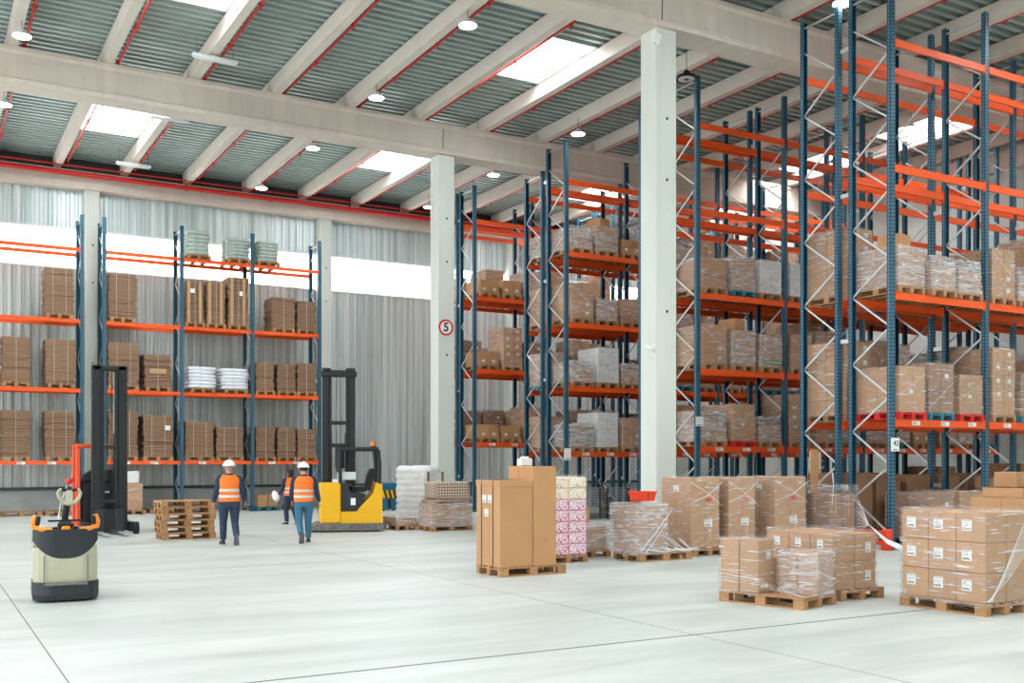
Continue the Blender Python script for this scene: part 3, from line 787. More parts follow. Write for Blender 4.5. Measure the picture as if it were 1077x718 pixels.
# loads the photo shows clearly, row by row: lists run along the bays, None = empty place
g, bt = 'gaylord', 'tall'
put_list = [
 (0, 1, ['loose', 'low', 'low', 'block', 'low', 'tall']),
 (0, 0, ['big', 'dark', 'big', 'tall', 'dark', 'tall']),
 (0, -1, [None, 'dark', 'big', 'open', 'tall', 'dark']),
 (1, 1, ['tall', 'block', 'pale', 'block', 'low', 'tall', 'block', 'pale', 'low']),
 (1, 0, ['tall', 'block', 'pale', 'dark', 'block', 'tall', 'white', 'block', 'dark']),
 (1, -1, [g, g, g, g, g, 'open', g, 'dark', g]),
 (2, 2, ['flat', 'pale', 'white', 'white', 'block', 'low', 'low', 'block', 'pale', 'white', 'loose', 'low']),
 (2, 1, ['block', 'loose', 'green', 'block', 'dark', 'low', 'block', 'pale', 'low', 'sacks', 'block', 'low']),
 (2, 0, ['low', 'big', 'low', 'tall', 'block', 'sacks', 'low', 'pale', 'open', 'block', 'low', 'dark']),
 (2, -1, [None, None, None, None, 'block', 'dark', g, None, 'dark', g, 'block', None]),
 (3, 2, ['block', 'white', 'loose', 'block', 'low', 'white', 'block', 'low', 'tall', 'pale', 'low', 'block']),
 (3, 1, ['pale', 'dark', 'block', 'white', 'low', 'tall', 'block', 'dark', 'block', 'low', 'pale', 'block']),
 (3, 0, ['block', 'low', 'dark', 'block', 'low', 'sacks', 'open', 'block', 'tall', 'low', 'block', 'dark']),
 (4, 3, ['low', 'loose', 'open', 'white', 'low', 'block', 'loose', 'low', None, 'block', 'low', None]),
 (4, 2, ['block', 'low', 'flat', 'pale', 'low', 'block', 'low', 'white', 'block', 'low', 'pale', 'low']),
 (4, 1, ['low', 'white', 'low', 'sacks', 'dark', 'low', 'block', 'low', 'dark', 'pale', 'low', 'block']),
 (4, 0, ['sacks', 'white', 'block', 'low', 'flat', 'dark', 'sacks', 'low', 'block', 'low', 'dark', 'sacks']),
 (4, -1, [None, None, None, 'open', None, 'block', 'dark', None, None, 'open', None, None]),
 (5, 3, ['low', 'block', 'low', 'block', None, 'low', None, 'low', 'block', None, 'low', None]),
 (5, 2, ['block', 'block', 'low', 'block', 'low', 'dark', 'block', 'low', 'block', None, None, None]),
 (5, 1, ['pale', 'block', 'dark', 'low', 'block', 'pale', 'block', 'low', 'block', None, None, None]),
 (5, 0, ['block', 'dark', 'sacks', 'block', 'low', 'block', 'low', 'dark', 'block', None, None, None]),
 (6, 2, ['open', 'open', 'pale', 'block', 'low', 'block']),
 (6, 1, ['open', 'tall', 'dark', 'low', 'block', 'block']),
 (6, 0, ['open', 'open', 'block', 'low', 'dark', 'block']),
 (7, 2, ['low', 'block', 'low', 'block', None, None]),
 (7, 1, ['dark', 'low', 'block', 'dark', None, None]),
 (7, 0, ['dark', 'dark', 'block', 'block', None, None]),
]
for row, lvl, items in put_list:
    for i, k in enumerate(items):
        if k: put(k, row, i // 3, i % 3, lvl)
for t in list(PR.values()): drop(t)

# ------------------------------------------------------------------ wall rack: folded cardboard and sacks
def px2x(px, y): return y * tan(radians(30) + atan((px - 538.5) / 1090))
def z_at(py, x, y): return H + (484.5 - py) * (x * .5 + y * .866025) / 1090
def sheets(x0, x1, z, ztop, label, mats='sheets', paper=None, seed=0):
    r = random.Random(seed); w = x1 - x0; t = thing('cardboard_load', label, 'pallet load', ((x0 + x1) / 2, 37.4, z + .003), 0, 'folded cardboard on the wall racks')
    d = .98
    mb = MB(); # pallet scaled to the load
    sc = w / .8 if w < .95 else w / 1.2
    if w < .95: p = obj('pallet', PM['wood'], t, (0, 0, 0)); p.scale = (min(sc, 1), .95, 1)
    else: p = obj('pallet', PM['wood'], t, (0, 0, 0), pi / 2); p.scale = (1.25, min(sc, 1), 1)
    h = ztop - z - .146; n = max(4, int(h / .095)); lh = h / n
    mb = MB()
    for k in range(n):
        ox, oy = r.uniform(-.02, .02), r.uniform(-.02, .02); e = r.uniform(0, .025)
        T = Matrix.Translation((ox, oy, 0)) @ Matrix.Rotation(r.uniform(-.008, .008), 4, 'Z')
        mb.cbox(-w / 2 + e, w / 2 - e, -d / 2, d / 2, .146 + k * lh, .146 + (k + 1) * lh - .006, .006, T=T)
        m2 = .146 + k * lh + lh * .5; mb.box(-w / 2 + e - .001, w / 2 - e + .001, -d / 2 - .001, d / 2, m2 - .002, m2 + .002, 1, T=T)
    mb.build('cardboard_layers', [mats, 'seam'], t)
    for sx in ((-.22, .22) if w > .9 else (0,)):
        mb = MB(); q = d / 2 + .03
        mb.bar((sx * w, -q, .15), (sx * w, -q, .15 + h + .01), .012, .006); mb.bar((sx * w, -q, .15 + h + .012), (sx * w, q, .15 + h + .012), .012, .006)
        mb.build('strap', 'strap' if w > 1.0 else 'paper', t)
    if paper: mb = MB(); mb.box(paper[0] - paper[2] / 2, paper[0] + paper[2] / 2, -d / 2 - .04, -d / 2 - .034, h * paper[1], h * paper[1] + paper[3]); mb.build('delivery_note', paper[4] if len(paper) > 4 else 'paper', t)
    return t
def wallsacks(x0, x1, z, ztop, m, label, seed, n=6):
    w = x1 - x0; t = thing('sack_load', label, 'pallet load', ((x0 + x1) / 2, 37.4, z + .003), 0, 'sacks on the wall racks')
    obj('pallet', PM['wood'], t, (0, 0, 0)); h = (ztop - z - .146); lh = h / n
    for k in range(n):
        for y in (-.28, .28):
            obj('sack', sack_mesh(w, .54, lh * 1.12, m, seed * 20 + k * 2 + (y > 0)), t, (R.uniform(-.025, .025), y, .146 + k * lh), R.uniform(-.03, .03))
    return t
XSH = .04
lvl_names = ['lowest beam', 'second beam', 'third beam', 'top beam']
B = [ # (px0, px1, ytop, level, extra)
 (46, 79, 282, 2), (113, 145, 288, 2), (192, 214, 295, 2, 'tape', (-.1, .8, .18, .15)), (216, 238, 296, 2, 'tape'), (241, 264, 292, 2, 'tape', (.12, .7, .18, .16)),
 (285, 311, 313, 2), (313, 334, 317, 2),
 (1, 33, 354, 1), (47, 81, 357, 1), (111, 145, 360, 1), (151, 181, 373, 1, 'n', (0, .55, .55, .16, 'sheets_l')), (268, 289, 381, 1), (291, 312, 383, 1), (313, 334, 382, 1),
 (-3, 30, 431, 0), (46, 79, 432, 0), (112, 145, 432, 0), (150, 183, 437, 0, 'n', (.3, .75, .18, .16)), (193, 225, 443, 0), (227, 257, 449, 0), (267, 289, 449, 0), (291, 312, 449, 0), (313, 334, 451, 0)]
cnt = {}
for i, b in enumerate(B):
    px0, px1, yt, lv = b[:4]; y = 36.93; x0, x1 = px2x(px0, y), px2x(px1, y)
    zt = z_at(yt, (x0 + x1) / 2, y); tall = len(b) > 4 and b[4] == 'tape'
    small = (px1 - px0) < 24; cnt[lv] = cnt.get(lv, 0) + 1
    if tall: look = 'tall taped folded cardboard' + ('' if len(b) < 6 else ' with a white note')
    elif small: look = 'narrow strapped cardboard block'
    else: look = 'wide strapped cardboard block' + ('' if len(b) < 6 else ' with a pale note')
    lb = '%s, %s of the wall racks, %s along' % (look, lvl_names[lv], NTH[(cnt[lv] - 1) % 12])
    if x1 - x0 > 1.16: x1 = x0 + 1.16
    fx = [-.2, 2.30, 4.84, 5.53, 8.06, 10.54, 13.05]; mid = (x0 + x1) / 2
    for fa, fb in zip(fx[:-1], fx[1:]):
        if fa < mid < fb: dx = max(0, fa + .12 - x0 - .02) - max(0, x1 - .01 - fb + .12); x0 += dx; x1 += dx
    t = sheets(x0 + .02, x1 - .03, LW[lv], zt, lb, 'sheets', b[5] if len(b) > 5 else None, i)
    if tall:
        for s in (-.3, .25): mb = MB(); w = x1 - x0; mb.box(s * w - .05, s * w + .05, -.532, -.526, .16, zt - LW[lv] - .02); mb.build('tape_band', 'sheets_l', t)
for i, (px0, px1, yt, lv, m, lb) in enumerate([
        (197, 221, 243, 3, 'sack_g', 'tallest of the grey-green sack loads on the top beam of the wall rack'),
        (239, 263, 251, 3, 'sack_g', 'grey-green sack load, middle one on the top beam of the wall rack'),
        (271, 293, 254, 3, 'sack_g', 'partly used grey-green sack load on the top beam beside the upright'),
        (198, 228, 386, 1, 'sack_w', 'white sacks on the second beam of the wall rack beside the blue upright'),
        (233, 262, 388, 1, 'sack_w', 'white sacks on the second beam beside the narrow cardboard blocks')]):
    y = 36.93; x0, x1 = px2x(px0, y), px2x(px1, y); zt = z_at(yt, (x0 + x1) / 2, y)
    wallsacks(x0, min(x1, x0 + .98), LW[lv], zt, m, lb, i + 1)

# ------------------------------------------------------------------ loads standing on the floor
def carton(parent, x, y, z, sx, sy, sz, m='carton', style=0, rz=0):
    return obj('carton', carton_mesh(sx, sy, sz, m, style), parent, (x, y, z), rz)
def strand(mb, pts, r=.007, mi=0):
    mb.tube(pts, [r * .5 * R.uniform(.5, 1.5) for _ in pts], n=6, mi=mi)

# 1  nine-carton block nearest the camera on the right (1.2 deep in Y, 0.8 in X)
t = thing('carton_load', 'wrapped three-high block of labelled cartons nearest the camera', 'pallet load', (11.08, 8.20, 0))
pallet_detailed(t)
for k in range(3):
    for j in range(3):
        for i in range(2):
            c = carton(t, -.385 + .39 * (i + .5), -.585 + .39 * (j + .5), .146 + k * .352, .382, .385, .347)
            if i == 0: label_on(c, .13, .13, -.192, .05, .13, '-x')
add_wrap(t, .79, 1.18, .10, 1.21, 31, puff=.012, twists=0)
mb = MB()
for q in range(9): strand(mb, [(-.38 + q * .012, -.605, .17), (0 + q * .03, -.615, .42 + q * .07), (.42, -.61, .8 + q * .05)], .004)
mb.build('film_strands', 'film', t)
# load behind it with an open tray
t = thing('carton_load', 'stepped cartons and an open tray behind the nearest wrapped block', 'pallet load', (15.1, 10.2, 0))
pallet_detailed(t); carton(t, 0, 0, .146, .78, 1.16, .62); carton(t, 0, 0, .77, .78, 1.1, .45, 'carton', 1)
mb = MB()
for a in ((-.36, .36, -.35, -.34), (-.36, .36, .34, .35), (-.36, -.35, -.34, .34), (.35, .36, -.34, .34)): mb.box(*a, 1.225, 1.38)
mb.box(-.36, .36, -.35, .35, 1.222, 1.23); mb.build('tray', 'carton_tan', t)
c = carton(t, .1, .1, 1.385, .48, .4, .24, 'carton'); label_on(c, .12, .14, 0, -.2, .06)

# 2  leaning wrapped cartons, front middle
t = thing('carton_load', 'wrapped cartons of two heights on the skewed pallet in the open floor', 'pallet load', (9.50, 9.72, 0), radians(15))
pallet_detailed(t, 'wood')
for y in (.45, .165):
    c = carton(t, -.205, y, .146, .375, .27, .66)
label_on(c, .09, .09, .05, -.136, .42); label_on(c, .16, .05, -.05, -.136, .06)
carton(t, .19, .43, .146, .38, .3, .42); carton(t, .19, .12, .146, .38, .3, .42)
carton(t, .17, -.17, .146, .40, .26, .5, 'carton', 1); carton(t, .17, -.445, .146, .40, .27, .5, 'carton')
obj('stretch_wrap', wrap_mesh(.40, .58, .12, .82, 41, puff=.01, twists=0), t, (-.205, .31, 0))
obj('stretch_wrap', wrap_mesh(.42, .56, .12, .66, 43, m='wrap_h', puff=.012, twists=1), t, (.17, -.31, 0))
mb = MB()
for q in range(3): strand(mb, [(-.42, .55, .42 - q * .05), (-.42, .1, .36 - q * .03), (-.41, -.2, .25 - q * .02), (-.36, -.58, .155), (.2, -.6, .15)], .004)
mb.build('loose_film', 'film', t)
# 3  two-layer block next to it
t = thing('carton_load', 'two-layer wrapped cartons just behind the skewed pallet', 'pallet load', (10.68, 9.98, 0))
pallet_detailed(t)
for k in range(2):
    for j in range(3):
        for i in range(2):
            c = carton(t, -.53 + .405 * (i + .5), -.575 + .385 * (j + .5), .146 + k * .36, .398, .378, .352)
            if i == 0 and (k or j < 2): label_on(c, .1, .12, -.2, .02, .16, '-x')
            if j == 0 and i == 1: label_on(c, .1, .13, .05, -.19, .1)
obj('stretch_wrap', wrap_mesh(.83, 1.17, .10, .88, 51, puff=.012, twists=0), t, (-.125, 0, 0))

# 4  the two tall tan cartons
t = thing('carton_load', 'pallet of two tall strapped plain tan cartons in the open floor', 'pallet load', (8.44, 14.33, 0))
pallet_detailed(t, 'wood', 0)
mb = MB(); mb.cbox(-.295, .295, -.385, .385, 0, 1.33, .008); mb.cbox(-.303, .303, -.393, .393, 1.25, 1.35, .006); mb.box(-.298, -.296, -.03, .03, .05, 1.18, 1)
c = mb.build('carton', ['carton_tan', 'tape', 'seam'], t, (-.31, 0, .146))
for y, z in ((.12, 1.0), (-.06, 1.0), (.05, .78)): label_on(c, .13, .12, -.297, y, z, '-x')
mb = MB()
for y in (.2, -.17):
    mb.bar((-.303, y, -.02), (-.306, y, 1.35), .014, .004); mb.bar((-.3, y, 1.354), (.3, y, 1.354), .014, .004)
mb.build('strap', 'strap', c)
mb = MB(); mb.cbox(-.215, .215, -.39, .39, 0, 1.57, .008); mb.box(-.03, .03, -.392, -.39, .35, .42, 1); mb.box(-.217, -.215, .05, .1, 1.3, 1.56, 1)
mb.build('carton', ['carton_tan', 'tape', 'seam'], t, (.21, 0, .146))
c = thing('small_box', 'small white box on top of the tallest tan carton', 'box', (8.55, 14.4, 1.721))
mb = MB(); mb.cbox(-.1, .1, -.08, .08, 0, .12, .006); mb.build('box_body', 'white_box', c); mb = MB(); mb.cbox(-.045, .045, -.06, .06, .122, .15, .004); mb.build('lid_note', 'paper', c)

# 5  floral boxes
t = thing('carton_load', 'seven layers of pink and yellow floral printed boxes on a pallet', 'pallet load', (10.0, 15.92, 0))
pallet_detailed(t, 'wood_old')
for k in range(7):
    for i in range(2):
        for j in range(3): carton(t, -.39 + .39 * (i + .5), -.58 + .387 * (j + .5), .146 + k * .196, .384, .38, .19, 'yell_box' if k > 4 else 'pink_box', 2)
add_wrap(t, .79, 1.17, .10, 1.53, 61, puff=.010, twists=1)

# 6  low bundle with tan carton, clear wrapped load
t = thing('carton_load', 'low wrapped grey bundle on a pallet beside the floral boxes', 'pallet load', (11.0, 16.6, 0))
pallet_detailed(t, 'wood_old'); carton(t, -.02, -.28, .146, .7, .52, .42, 'carton', 1)
obj('stretch_wrap', wrap_mesh(.74, .58, .1, .6, 71, m='wrap_h', puff=.02, twists=2), t, (-.02, -.28, 0))
t = thing('storage_carton', 'tan carton with two hand holes behind the low wrapped bundle', 'box', (11.05, 16.95, .147))
mb = MB(); mb.cbox(-.36, .36, -.22, .22, 0, .74, .008); mb.build('carton_body', 'carton_tan', t)
for x in (-.17, .17): mb = MB(); mb.cbox(x - .045, x + .045, -.224, -.219, .5, .54, .002); mb.build('hand_hole', 'print', t)
t = thing('carton_load', 'clear-wrapped low carton block with film spilling over its pallet', 'pallet load', (11.76, 15.2, 0))
pallet_detailed(t, 'wood', 0)
for i in range(2):
    for j in range(2):
        for k in range(2): c = carton(t, -.46 + .30 * i, -.16 + .36 * j, .146 + k * .42, .29, .35, .415, 'carton', 0); (label_on(c, .09, .09, .02, -.175, .2) if j == 0 and k else None)
obj('stretch_wrap', wrap_mesh(.66, .78, .12, 1.02, 81, m='wrap_h', puff=.03, twists=0), t, (-.31, .02, 0))
mb = MB()
for q in range(16):
    a = R.uniform(-.6, .5); strand(mb, [(a - .1, -.36 + R.uniform(-.03, .03), .2 + R.uniform(0, .3)), (a + .1, -.41, .17 + R.uniform(0, .05)), (a + .3, -.42, .155 + R.uniform(0, .06)), (min(a + .55, .6), -.36, .15 + R.uniform(0, .03))], .01)
for s in ((-.6, .1, .2, .9), (-.5, .0, .15, .7)): strand(mb, [(s[0], -.44, s[2]), ((s[0] + s[1]) / 2, -.45, (s[2] + s[3]) / 2), (s[1], -.42, s[3])], .012)
mb.build('loose_film', 'film', t)
t = thing('plastic_bin', 'red-orange plastic bin on top of the clear-wrapped block by the column', 'bin', (11.66, 15.35, 1.06))
mb = MB()
pts = lambda k, z: [(k * x, k * y, z) for x, y in ((-.2, -.14), (.16, -.14), (.2, -.1), (.2, .1), (.16, .14), (-.2, .14))]
mb.loft([pts(.95, 0), pts(1.1, .15), pts(1.18, .15), pts(1.18, .18), pts(1.05, .18), pts(.92, .02)], smooth=False); mb.build('bin_body', 'red_crate', t)
mb = MB(); mb.box(-.004, .004, -.157, -.15, .02, .15); mb.build('divider_rib', 'seam', t)

# 7  three tall wrapped cartons behind
def tallwrapped(label, x, y, w, d, h, seed, note=True):
    t = thing('carton_load', label, 'pallet load', (x, y, 0), 0, 'tall wrapped cartons in a row before the racks'); p = pallet_detailed(t, 'wood'); 
    c = carton(t, 0, 0, .146, w, d, h, 'carton', 1)
    label_on(c, .16, .12, -w / 2, 0, h * .8, '-x'); label_on(c, .2, .14, .08, -d / 2, h * .3)
    mb = MB(); mb.box(.02, .16, -d / 2 - .002, -d / 2, h * .66, h * .71); mb.build('red_mark', 'sign_r', c)
    add_wrap(t, w + .01, d + .01, .08, .146 + h + .004, seed, puff=.012, twists=0)
    mb = MB(); a, b2, q = w / 2 + .04, h, d / 2 + .05
    strand(mb, [(-a, -q, h * .75), (0, -q - .01, h * .85), (a, -q, h * 1.05)], .009); strand(mb, [(-a, -q, h * 1.05), (0, -q - .01, h * .9), (a, -q, h * .7)], .009)
    strand(mb, [(-a + .1, -q, .1), (.05, -q - .04, .3), (.1, -q, h * .55)], .008)
    mb.build('film_strands', 'film', t)
tallwrapped('tall wrapped carton standing just beside the clear-wrapped block', 13.1, 15.75, .70, .88, 1.33, 91)
tallwrapped('tall wrapped carton, middle of the three in a row', 14.06, 15.78, .68, .88, 1.33, 92)
tallwrapped('tall wrapped carton, third of the row beside the shredded-film load', 15.36, 15.78, .86, .88, 1.33, 93)
# 8  the load with trailing film and board sticking up
t = thing('carton_load', 'loosely wrapped carton pair with trailing film beside the 42 upright', 'pallet load', (16.47, 15.5, 0))
pallet_detailed(t, 'wood_old'); carton(t, -.19, -.1, .146, .36, .8, .98, 'carton_dark'); carton(t, .19, -.1, .146, .36, .8, .98, 'carton_dark')
obj('stretch_wrap', wrap_mesh(.78, .9, .1, 1.3, 95, m='wrap', puff=.02, twists=0), t, (0, -.1, 0))
mb = MB()
for q in range(9): strand(mb, [(.36, -.6, 1.0 - q * .08), (.38, -.85, .5), (.39, -1.3, .15 + q * .01), (.45 + .03 * q, -1.62 - q * .012, .02)], .012)
for q in range(4): strand(mb, [(-.4, -.6, .9), (-.36, -.6, 1.3), (-.1 + q * .02, -.3, 1.75 - q * .1)], .007)
mb.build('trailing_film', 'film', t)
mb = MB(); mb.cbox(-.02, .18, .33, .36, .146, 2.05, .004); mb.cbox(.18, .21, .33, .5, .146, 2.05, .004); mb.build('corner_board', 'carton_tan', t)

# 9  big white woven load on a red pallet, near the middle column
t = thing('sack_load', 'tall white film-wrapped load with brown corner board on a red pallet', 'pallet load', (12.12, 26.2, 0), radians(38))
obj('pallet', PM['pred'], t)
mb = MB(); rr = random.Random(5); rings = []
for k in range(29):
    z = .146 + 1.52 * k / 28; ring = []
    for i in range(36):
        a = 2 * pi * i / 36; c, s = cos(a), sin(a); q = (abs(c / .45) ** 5 + abs(s / .53) ** 5) ** -.2
        q *= (1.0 + (.02 if k % 3 else -.035)) * (1 + rr.uniform(-.025, .02)) * (1 if k < 28 else .85); ring.append((q * c, q * s, z + rr.uniform(-.015, .015)))
    rings.append(ring)
mb.loft(rings); mb.build('wrapped_bulk', 'foam', t)
for x, y in ((-.44, -.53), (.44, -.53)):
    mb = MB(); mb.cbox(x - .05, x + .05, y - .02, y + .01, .16, 1.5, .004); mb.build('corner_board', 'carton_dark', t)
# 10 two-tier patterned load
t = thing('carton_load', 'two-tier load with dotted wrapping on top, before the middle column', 'pallet load', (12.02, 24.3, 0))
pallet_detailed(t, 'wood_old', 0)
for i in range(3): carton(t, -.385 + .385 * i, 0, .146, .375, .76, .55, 'carton')
add_wrap(t, 1.16, .78, .1, .70, 101, m='wrap_h', twists=1)
mb = MB()
for z in (.36, .5): mb.bar((-.6, -.44, z), (.6, -.44, z), .012, .005)
mb.build('yellow_strap', 'yellow', t)
mb = MB(); mb.cbox(-.46, .56, -.33, .33, .80, 1.26, .05); mb.build('dotted_bundle', 'lattice', t)
mb = MB(); rr = random.Random(9)
rings = [[(q * cos(a) * .6 * f, q * sin(a) * .4 * f, z + rr.uniform(-.02, .02)) for a in [2 * pi * i / 24 for i in range(24)] for q in [(abs(cos(a)) ** 5 + abs(sin(a)) ** 5) ** -.2 * rr.uniform(.95, 1.03)]] for z, f in ((.72, 1), (.76, 1.02), (.80, .98))]
mb.loft(rings); mb.build('crumpled_sheet', 'sack_b', t)
# 11 low load beside the yellow truck
t = thing('carton_load', 'low flat wrapped load beside the yellow reach truck', 'pallet load', (11.12, 25.2, 0))
obj('pallet', PM['wood'], t, (0, 0, 0)); carton(t, 0, 0, .146, .76, 1.1, .17, 'carton'); add_wrap(t, .78, 1.12, .1, .34, 111, m='wrap_h'); t.scale = (.74, .8, 1)
# 12 blue bin with hazard stripes
t = thing('waste_bin', 'blue waste bin with yellow and black hazard stripes by the cladded wall', 'bin', (14.85, 34.9, 0))
mb = MB(); q = lambda k, z: [(x * k, y * k, z) for x, y in ((-.36, -.34), (.36, -.34), (.36, .34), (-.36, .34))]
mb.loft([q(.86, .05), q(1, .9), q(1.06, .9), q(1.06, .95)], smooth=False); mb.build('bin_body', 'binblue', t)
mb = MB(); mb.cbox(-.39, .39, -.37, .37, .952, 1.0, .01); mb.build('lid', 'binblue', t)
mb = MB()
for x in (-.2, .2): mb.cyl((x - .03, -.25, .05), (x + .03, -.25, .05), .05, n=12)
mb.build('wheel', 'rubber', t)
mb = MB(); mb.box(-.34, .34, -.352, -.345, .45, .74)
for i in range(4): x = -.33 + .18 * i; mb.add([(x, -.356, .74), (x + .09, -.356, .74), (x + .17, -.356, .45), (x + .08, -.356, .45)], [(0, 1, 2, 3)], 1)
mb.box(-.05, .05, -.352, -.345, .1, .45); mb.build('hazard_panel', ['black_m', 'yellow'], t)

# stack of six empty pallets
for k in range(6):
    pallet_thing('empty wooden pallet, %s from the bottom of the stack beside the walking man' % ['lowest', 'second', 'third', 'fourth', 'fifth', 'topmost sixth'][k], (5.47 + R.uniform(-.03, .03), 24.7 + R.uniform(-.03, .03), .148 * k), R.uniform(-.03, .03), 'wood' if k % 2 else 'wood_old', 'empty pallets in the stack')
# pallets lying at the foot of the wall
for x, lb in ((3.04, 'empty pallet on the floor under the wall rack nearest the photo edge'), (4.15, 'empty pallet on the floor at the wall, beside the pallet nearest the edge'), (7.4, 'empty pallet on the floor behind the pallet stack, under the wall rack')):
    pallet_thing(lb, (x, 37.45, 0), 0 if x < 3.5 else pi / 2, 'wood', 'empty pallets along the wall')
# cartons under the wall rack
t = thing('carton_load', 'tall wrapped pinkish cartons on the floor beside the red reach truck mast', 'pallet load', (6.42, 37.2, 0)); obj('pallet', PM['wood_old'], t)
for k in range(3): carton(t, 0, 0, .146 + k * .3, .62, .9, .295)
carton(t, -.04, 0, 1.05, .5, .7, .4, 'white_box'); add_wrap(t, .64, .92, .12, 1.06, 121, topcover=False)
t = thing('carton_load', 'brown cartons on a turquoise pallet under the wall rack', 'pallet load', (11.1, 37.35, 0)); obj('pallet', PM['pblue'], t)
carton(t, -.19, 0, .146, .36, .9, .42, 'carton'); carton(t, .19, 0, .146, .36, .9, .42, 'carton')
t = thing('carton_load', 'low dark cartons under the wall rack behind the woman', 'pallet load', (12.35, 37.35, 0)); obj('pallet', PM['wood_old'], t); carton(t, 0, 0, .146, .7, .9, .35, 'carton_dark')

# wire cages and crates on the floor below the far racks
def cage(x, y, label, fillm, seed):
    t = thing('wire_cage', label, 'cage', (x, y, 0), 0, 'wire cages under the far racks'); mb = MB(); w, d, h = .84, 1.1, .95
    for sx in (-1, 1):
        for sy in (-1, 1): mb.box(sx * w / 2 - .02, sx * w / 2 + .02, sy * d / 2 - .02, sy * d / 2 + .02, 0, h)
    mb.box(-w / 2, w / 2, -d / 2, d / 2, .1, .13); mb.build('cage_frame', 'trimdark', t)
    for (a, b2) in (((-w / 2, -d / 2), (w / 2, -d / 2)), ((-w / 2, d / 2), (w / 2, d / 2)), ((-w / 2, -d / 2), (-w / 2, d / 2)), ((w / 2, -d / 2), (w / 2, d / 2))):
        mb = MB()
        for i in range(10): u = i / 9; p = (a[0] + (b2[0] - a[0]) * u, a[1] + (b2[1] - a[1]) * u); mb.bar((*p, .12), (*p, h), .006, .006)
        for k in range(10): z = .14 + (h - .14) * k / 9; mb.bar((*a, z), (*b2, z), .006, .006)
        mb.build('wire_panel', 'galv', t)
    r = random.Random(seed)
    for i in range(7):
        s = r.uniform(.12, .22); mb = MB(); mb.sphere((0, 0, 0), (s, s * .8, s * .6), 10, 6)
        obj('bundle', mb.mesh('bundle', fillm[i % len(fillm)]), t, (r.uniform(-.22, .22), r.uniform(-.32, .32), .28 + .08 * i), r.random() * 3)
cage(18.0, 32.9, 'wire cage of mixed bundles below the seventh rack row, at its end', ['sheets', 'sack_b', 'green'], 1)
cage(19.1, 32.9, 'second wire cage from the end below the seventh rack row', ['sheets', 'sack_g', 'binblue'], 2)
cage(18.0, 27.0, 'wire cage of mixed bundles below the fifth rack row, at its end', ['sack_b', 'sheets', 'sign_r'], 3)
cage(19.1, 27.0, 'second wire cage from the end below the fifth rack row', ['sheets', 'pblue', 'sack_g'], 4)
cage(18.0, 20.95, 'wire cage of grey bundles below the third rack row, at its end', ['sack_g', 'sheets'], 5)
cage(19.3, 20.95, 'second wire cage from the end below the third rack row', ['sheets', 'pred', 'sack_g'], 6)
# black crates behind the hand-hole carton
def crate(x, y, z, label):
    t = thing('plastic_crate', label, 'crate', (x, y, z), 0, 'black plastic crates by the column')
    mb = MB(); q = lambda k, z: [(u * k, v * k, z) for u, v in ((-.5, -.4), (.5, -.4), (.5, .4), (-.5, .4))]
    mb.loft([q(.93, 0), q(.97, .11), q(1.0, .11), q(1.0, .135), q(.95, .135), q(.9, .02)], smooth=False); mb.build('crate_body', 'black_m', t)
    mb = MB(); [mb.box(u - .1, u + .1, -.402, -.396, .05, .08) for u in (-.3, .3)]; mb.build('handle_slot', 'galv', t)
for k in range(7): crate(12.55 + R.uniform(-.03, .03), 20.1 + R.uniform(-.02, .02), .139 * k, 'shallow black plastic crate, %s from the floor in the stack behind the column' % NTH[k])
t = thing('storage_carton', 'brown cartons pair with a white label behind the black crates', 'box', (12.9, 21.5, 0))
mb = MB(); mb.cbox(-.6, .2, -.3, .3, 0, 1.3, .01); mb.box(-.08, .05, -.304, -.3, 1.05, 1.22, 1); mb.build('carton_body', ['carton_dark', 'paper'], t)
mb = MB(); mb.cbox(.21, .75, -.3, .3, 0, 1.25, .01); mb.build('carton_body', 'carton_dark', t)

# ------------------------------------------------------------------ yellow reach truck (seen from behind, mast beyond)
t = thing('reach_truck', 'yellow reach truck with tall black mast standing by the white wrapped load', 'forklift', (9.60, 24.75, 0), radians(-17))
X0, X1 = -.78, .78
mb = MB(); mb.prism([(-1.02, .04), (.82, .04), (.84, .12), (.78, .22), (-.86, .22), (-1.06, .12)], -.03, 1.15, 'y'); mb.build('chassis_skirt', 'grime', t)
mb = MB(); mb.cbox(X0, -.26, 0, 1.1, .22, 1.24, .03); mb.build('battery_cover', 'yellow', t)
mb = MB(); mb.prism([(-.262, .22), (.78, .22), (.78, 1.22), (.70, 1.24), (.62, 1.24), (.55, .98), (.38, .80), (.20, .62), (.14, .52), (-.262, .52)], 0, 1.1, 'y'); mb.build('body_panel', 'yellow', t)
mb = MB(); mb.prism([(-.255, .54), (.12, .54), (.2, .66), (.32, .84), (.36, .95), (.2, 1.0), (-.02, .98), (-.1, 1.22), (-.255, 1.24)], -.012, 1.05, 'y'); mb.build('cab_shell', 'charcoal', t)
mb = MB(); mb.cbox(-.02, .10, -.02, -.012, .68, .86, .003); mb.build('notice', 'sign_w', t)
s = obj('seat', None, t)
mb = MB(); mb.prism([(.0, 1.02), (.36, 1.0), (.44, 1.08), (.40, 1.14), (.02, 1.13)], .25, .75, 'y'); mb.build('seat_cushion', 'black_m', s)
mb = MB(); mb.prism([(.36, 1.06), (.50, 1.02), (.62, 1.50), (.60, 1.60), (.52, 1.60), (.44, 1.45)], .27, .73, 'y'); mb.build('backrest', 'black_m', s)
mb = MB(); mb.cbox(-.24, .02, .1, .9, 1.14, 1.24, .02); mb.cyl((-.1, .5, 1.24), (-.06, .5, 1.36), .02, n=8); mb.cyl((-.06, .5, 1.36), (-.05, .5, 1.38), .13, n=18); mb.build('console', 'charcoal', t)
mb = MB(); mb.cbox(-.36, .12, .06, .12, 1.32, 1.52, .01); mb.build('clear_panel', 'glassy', t)
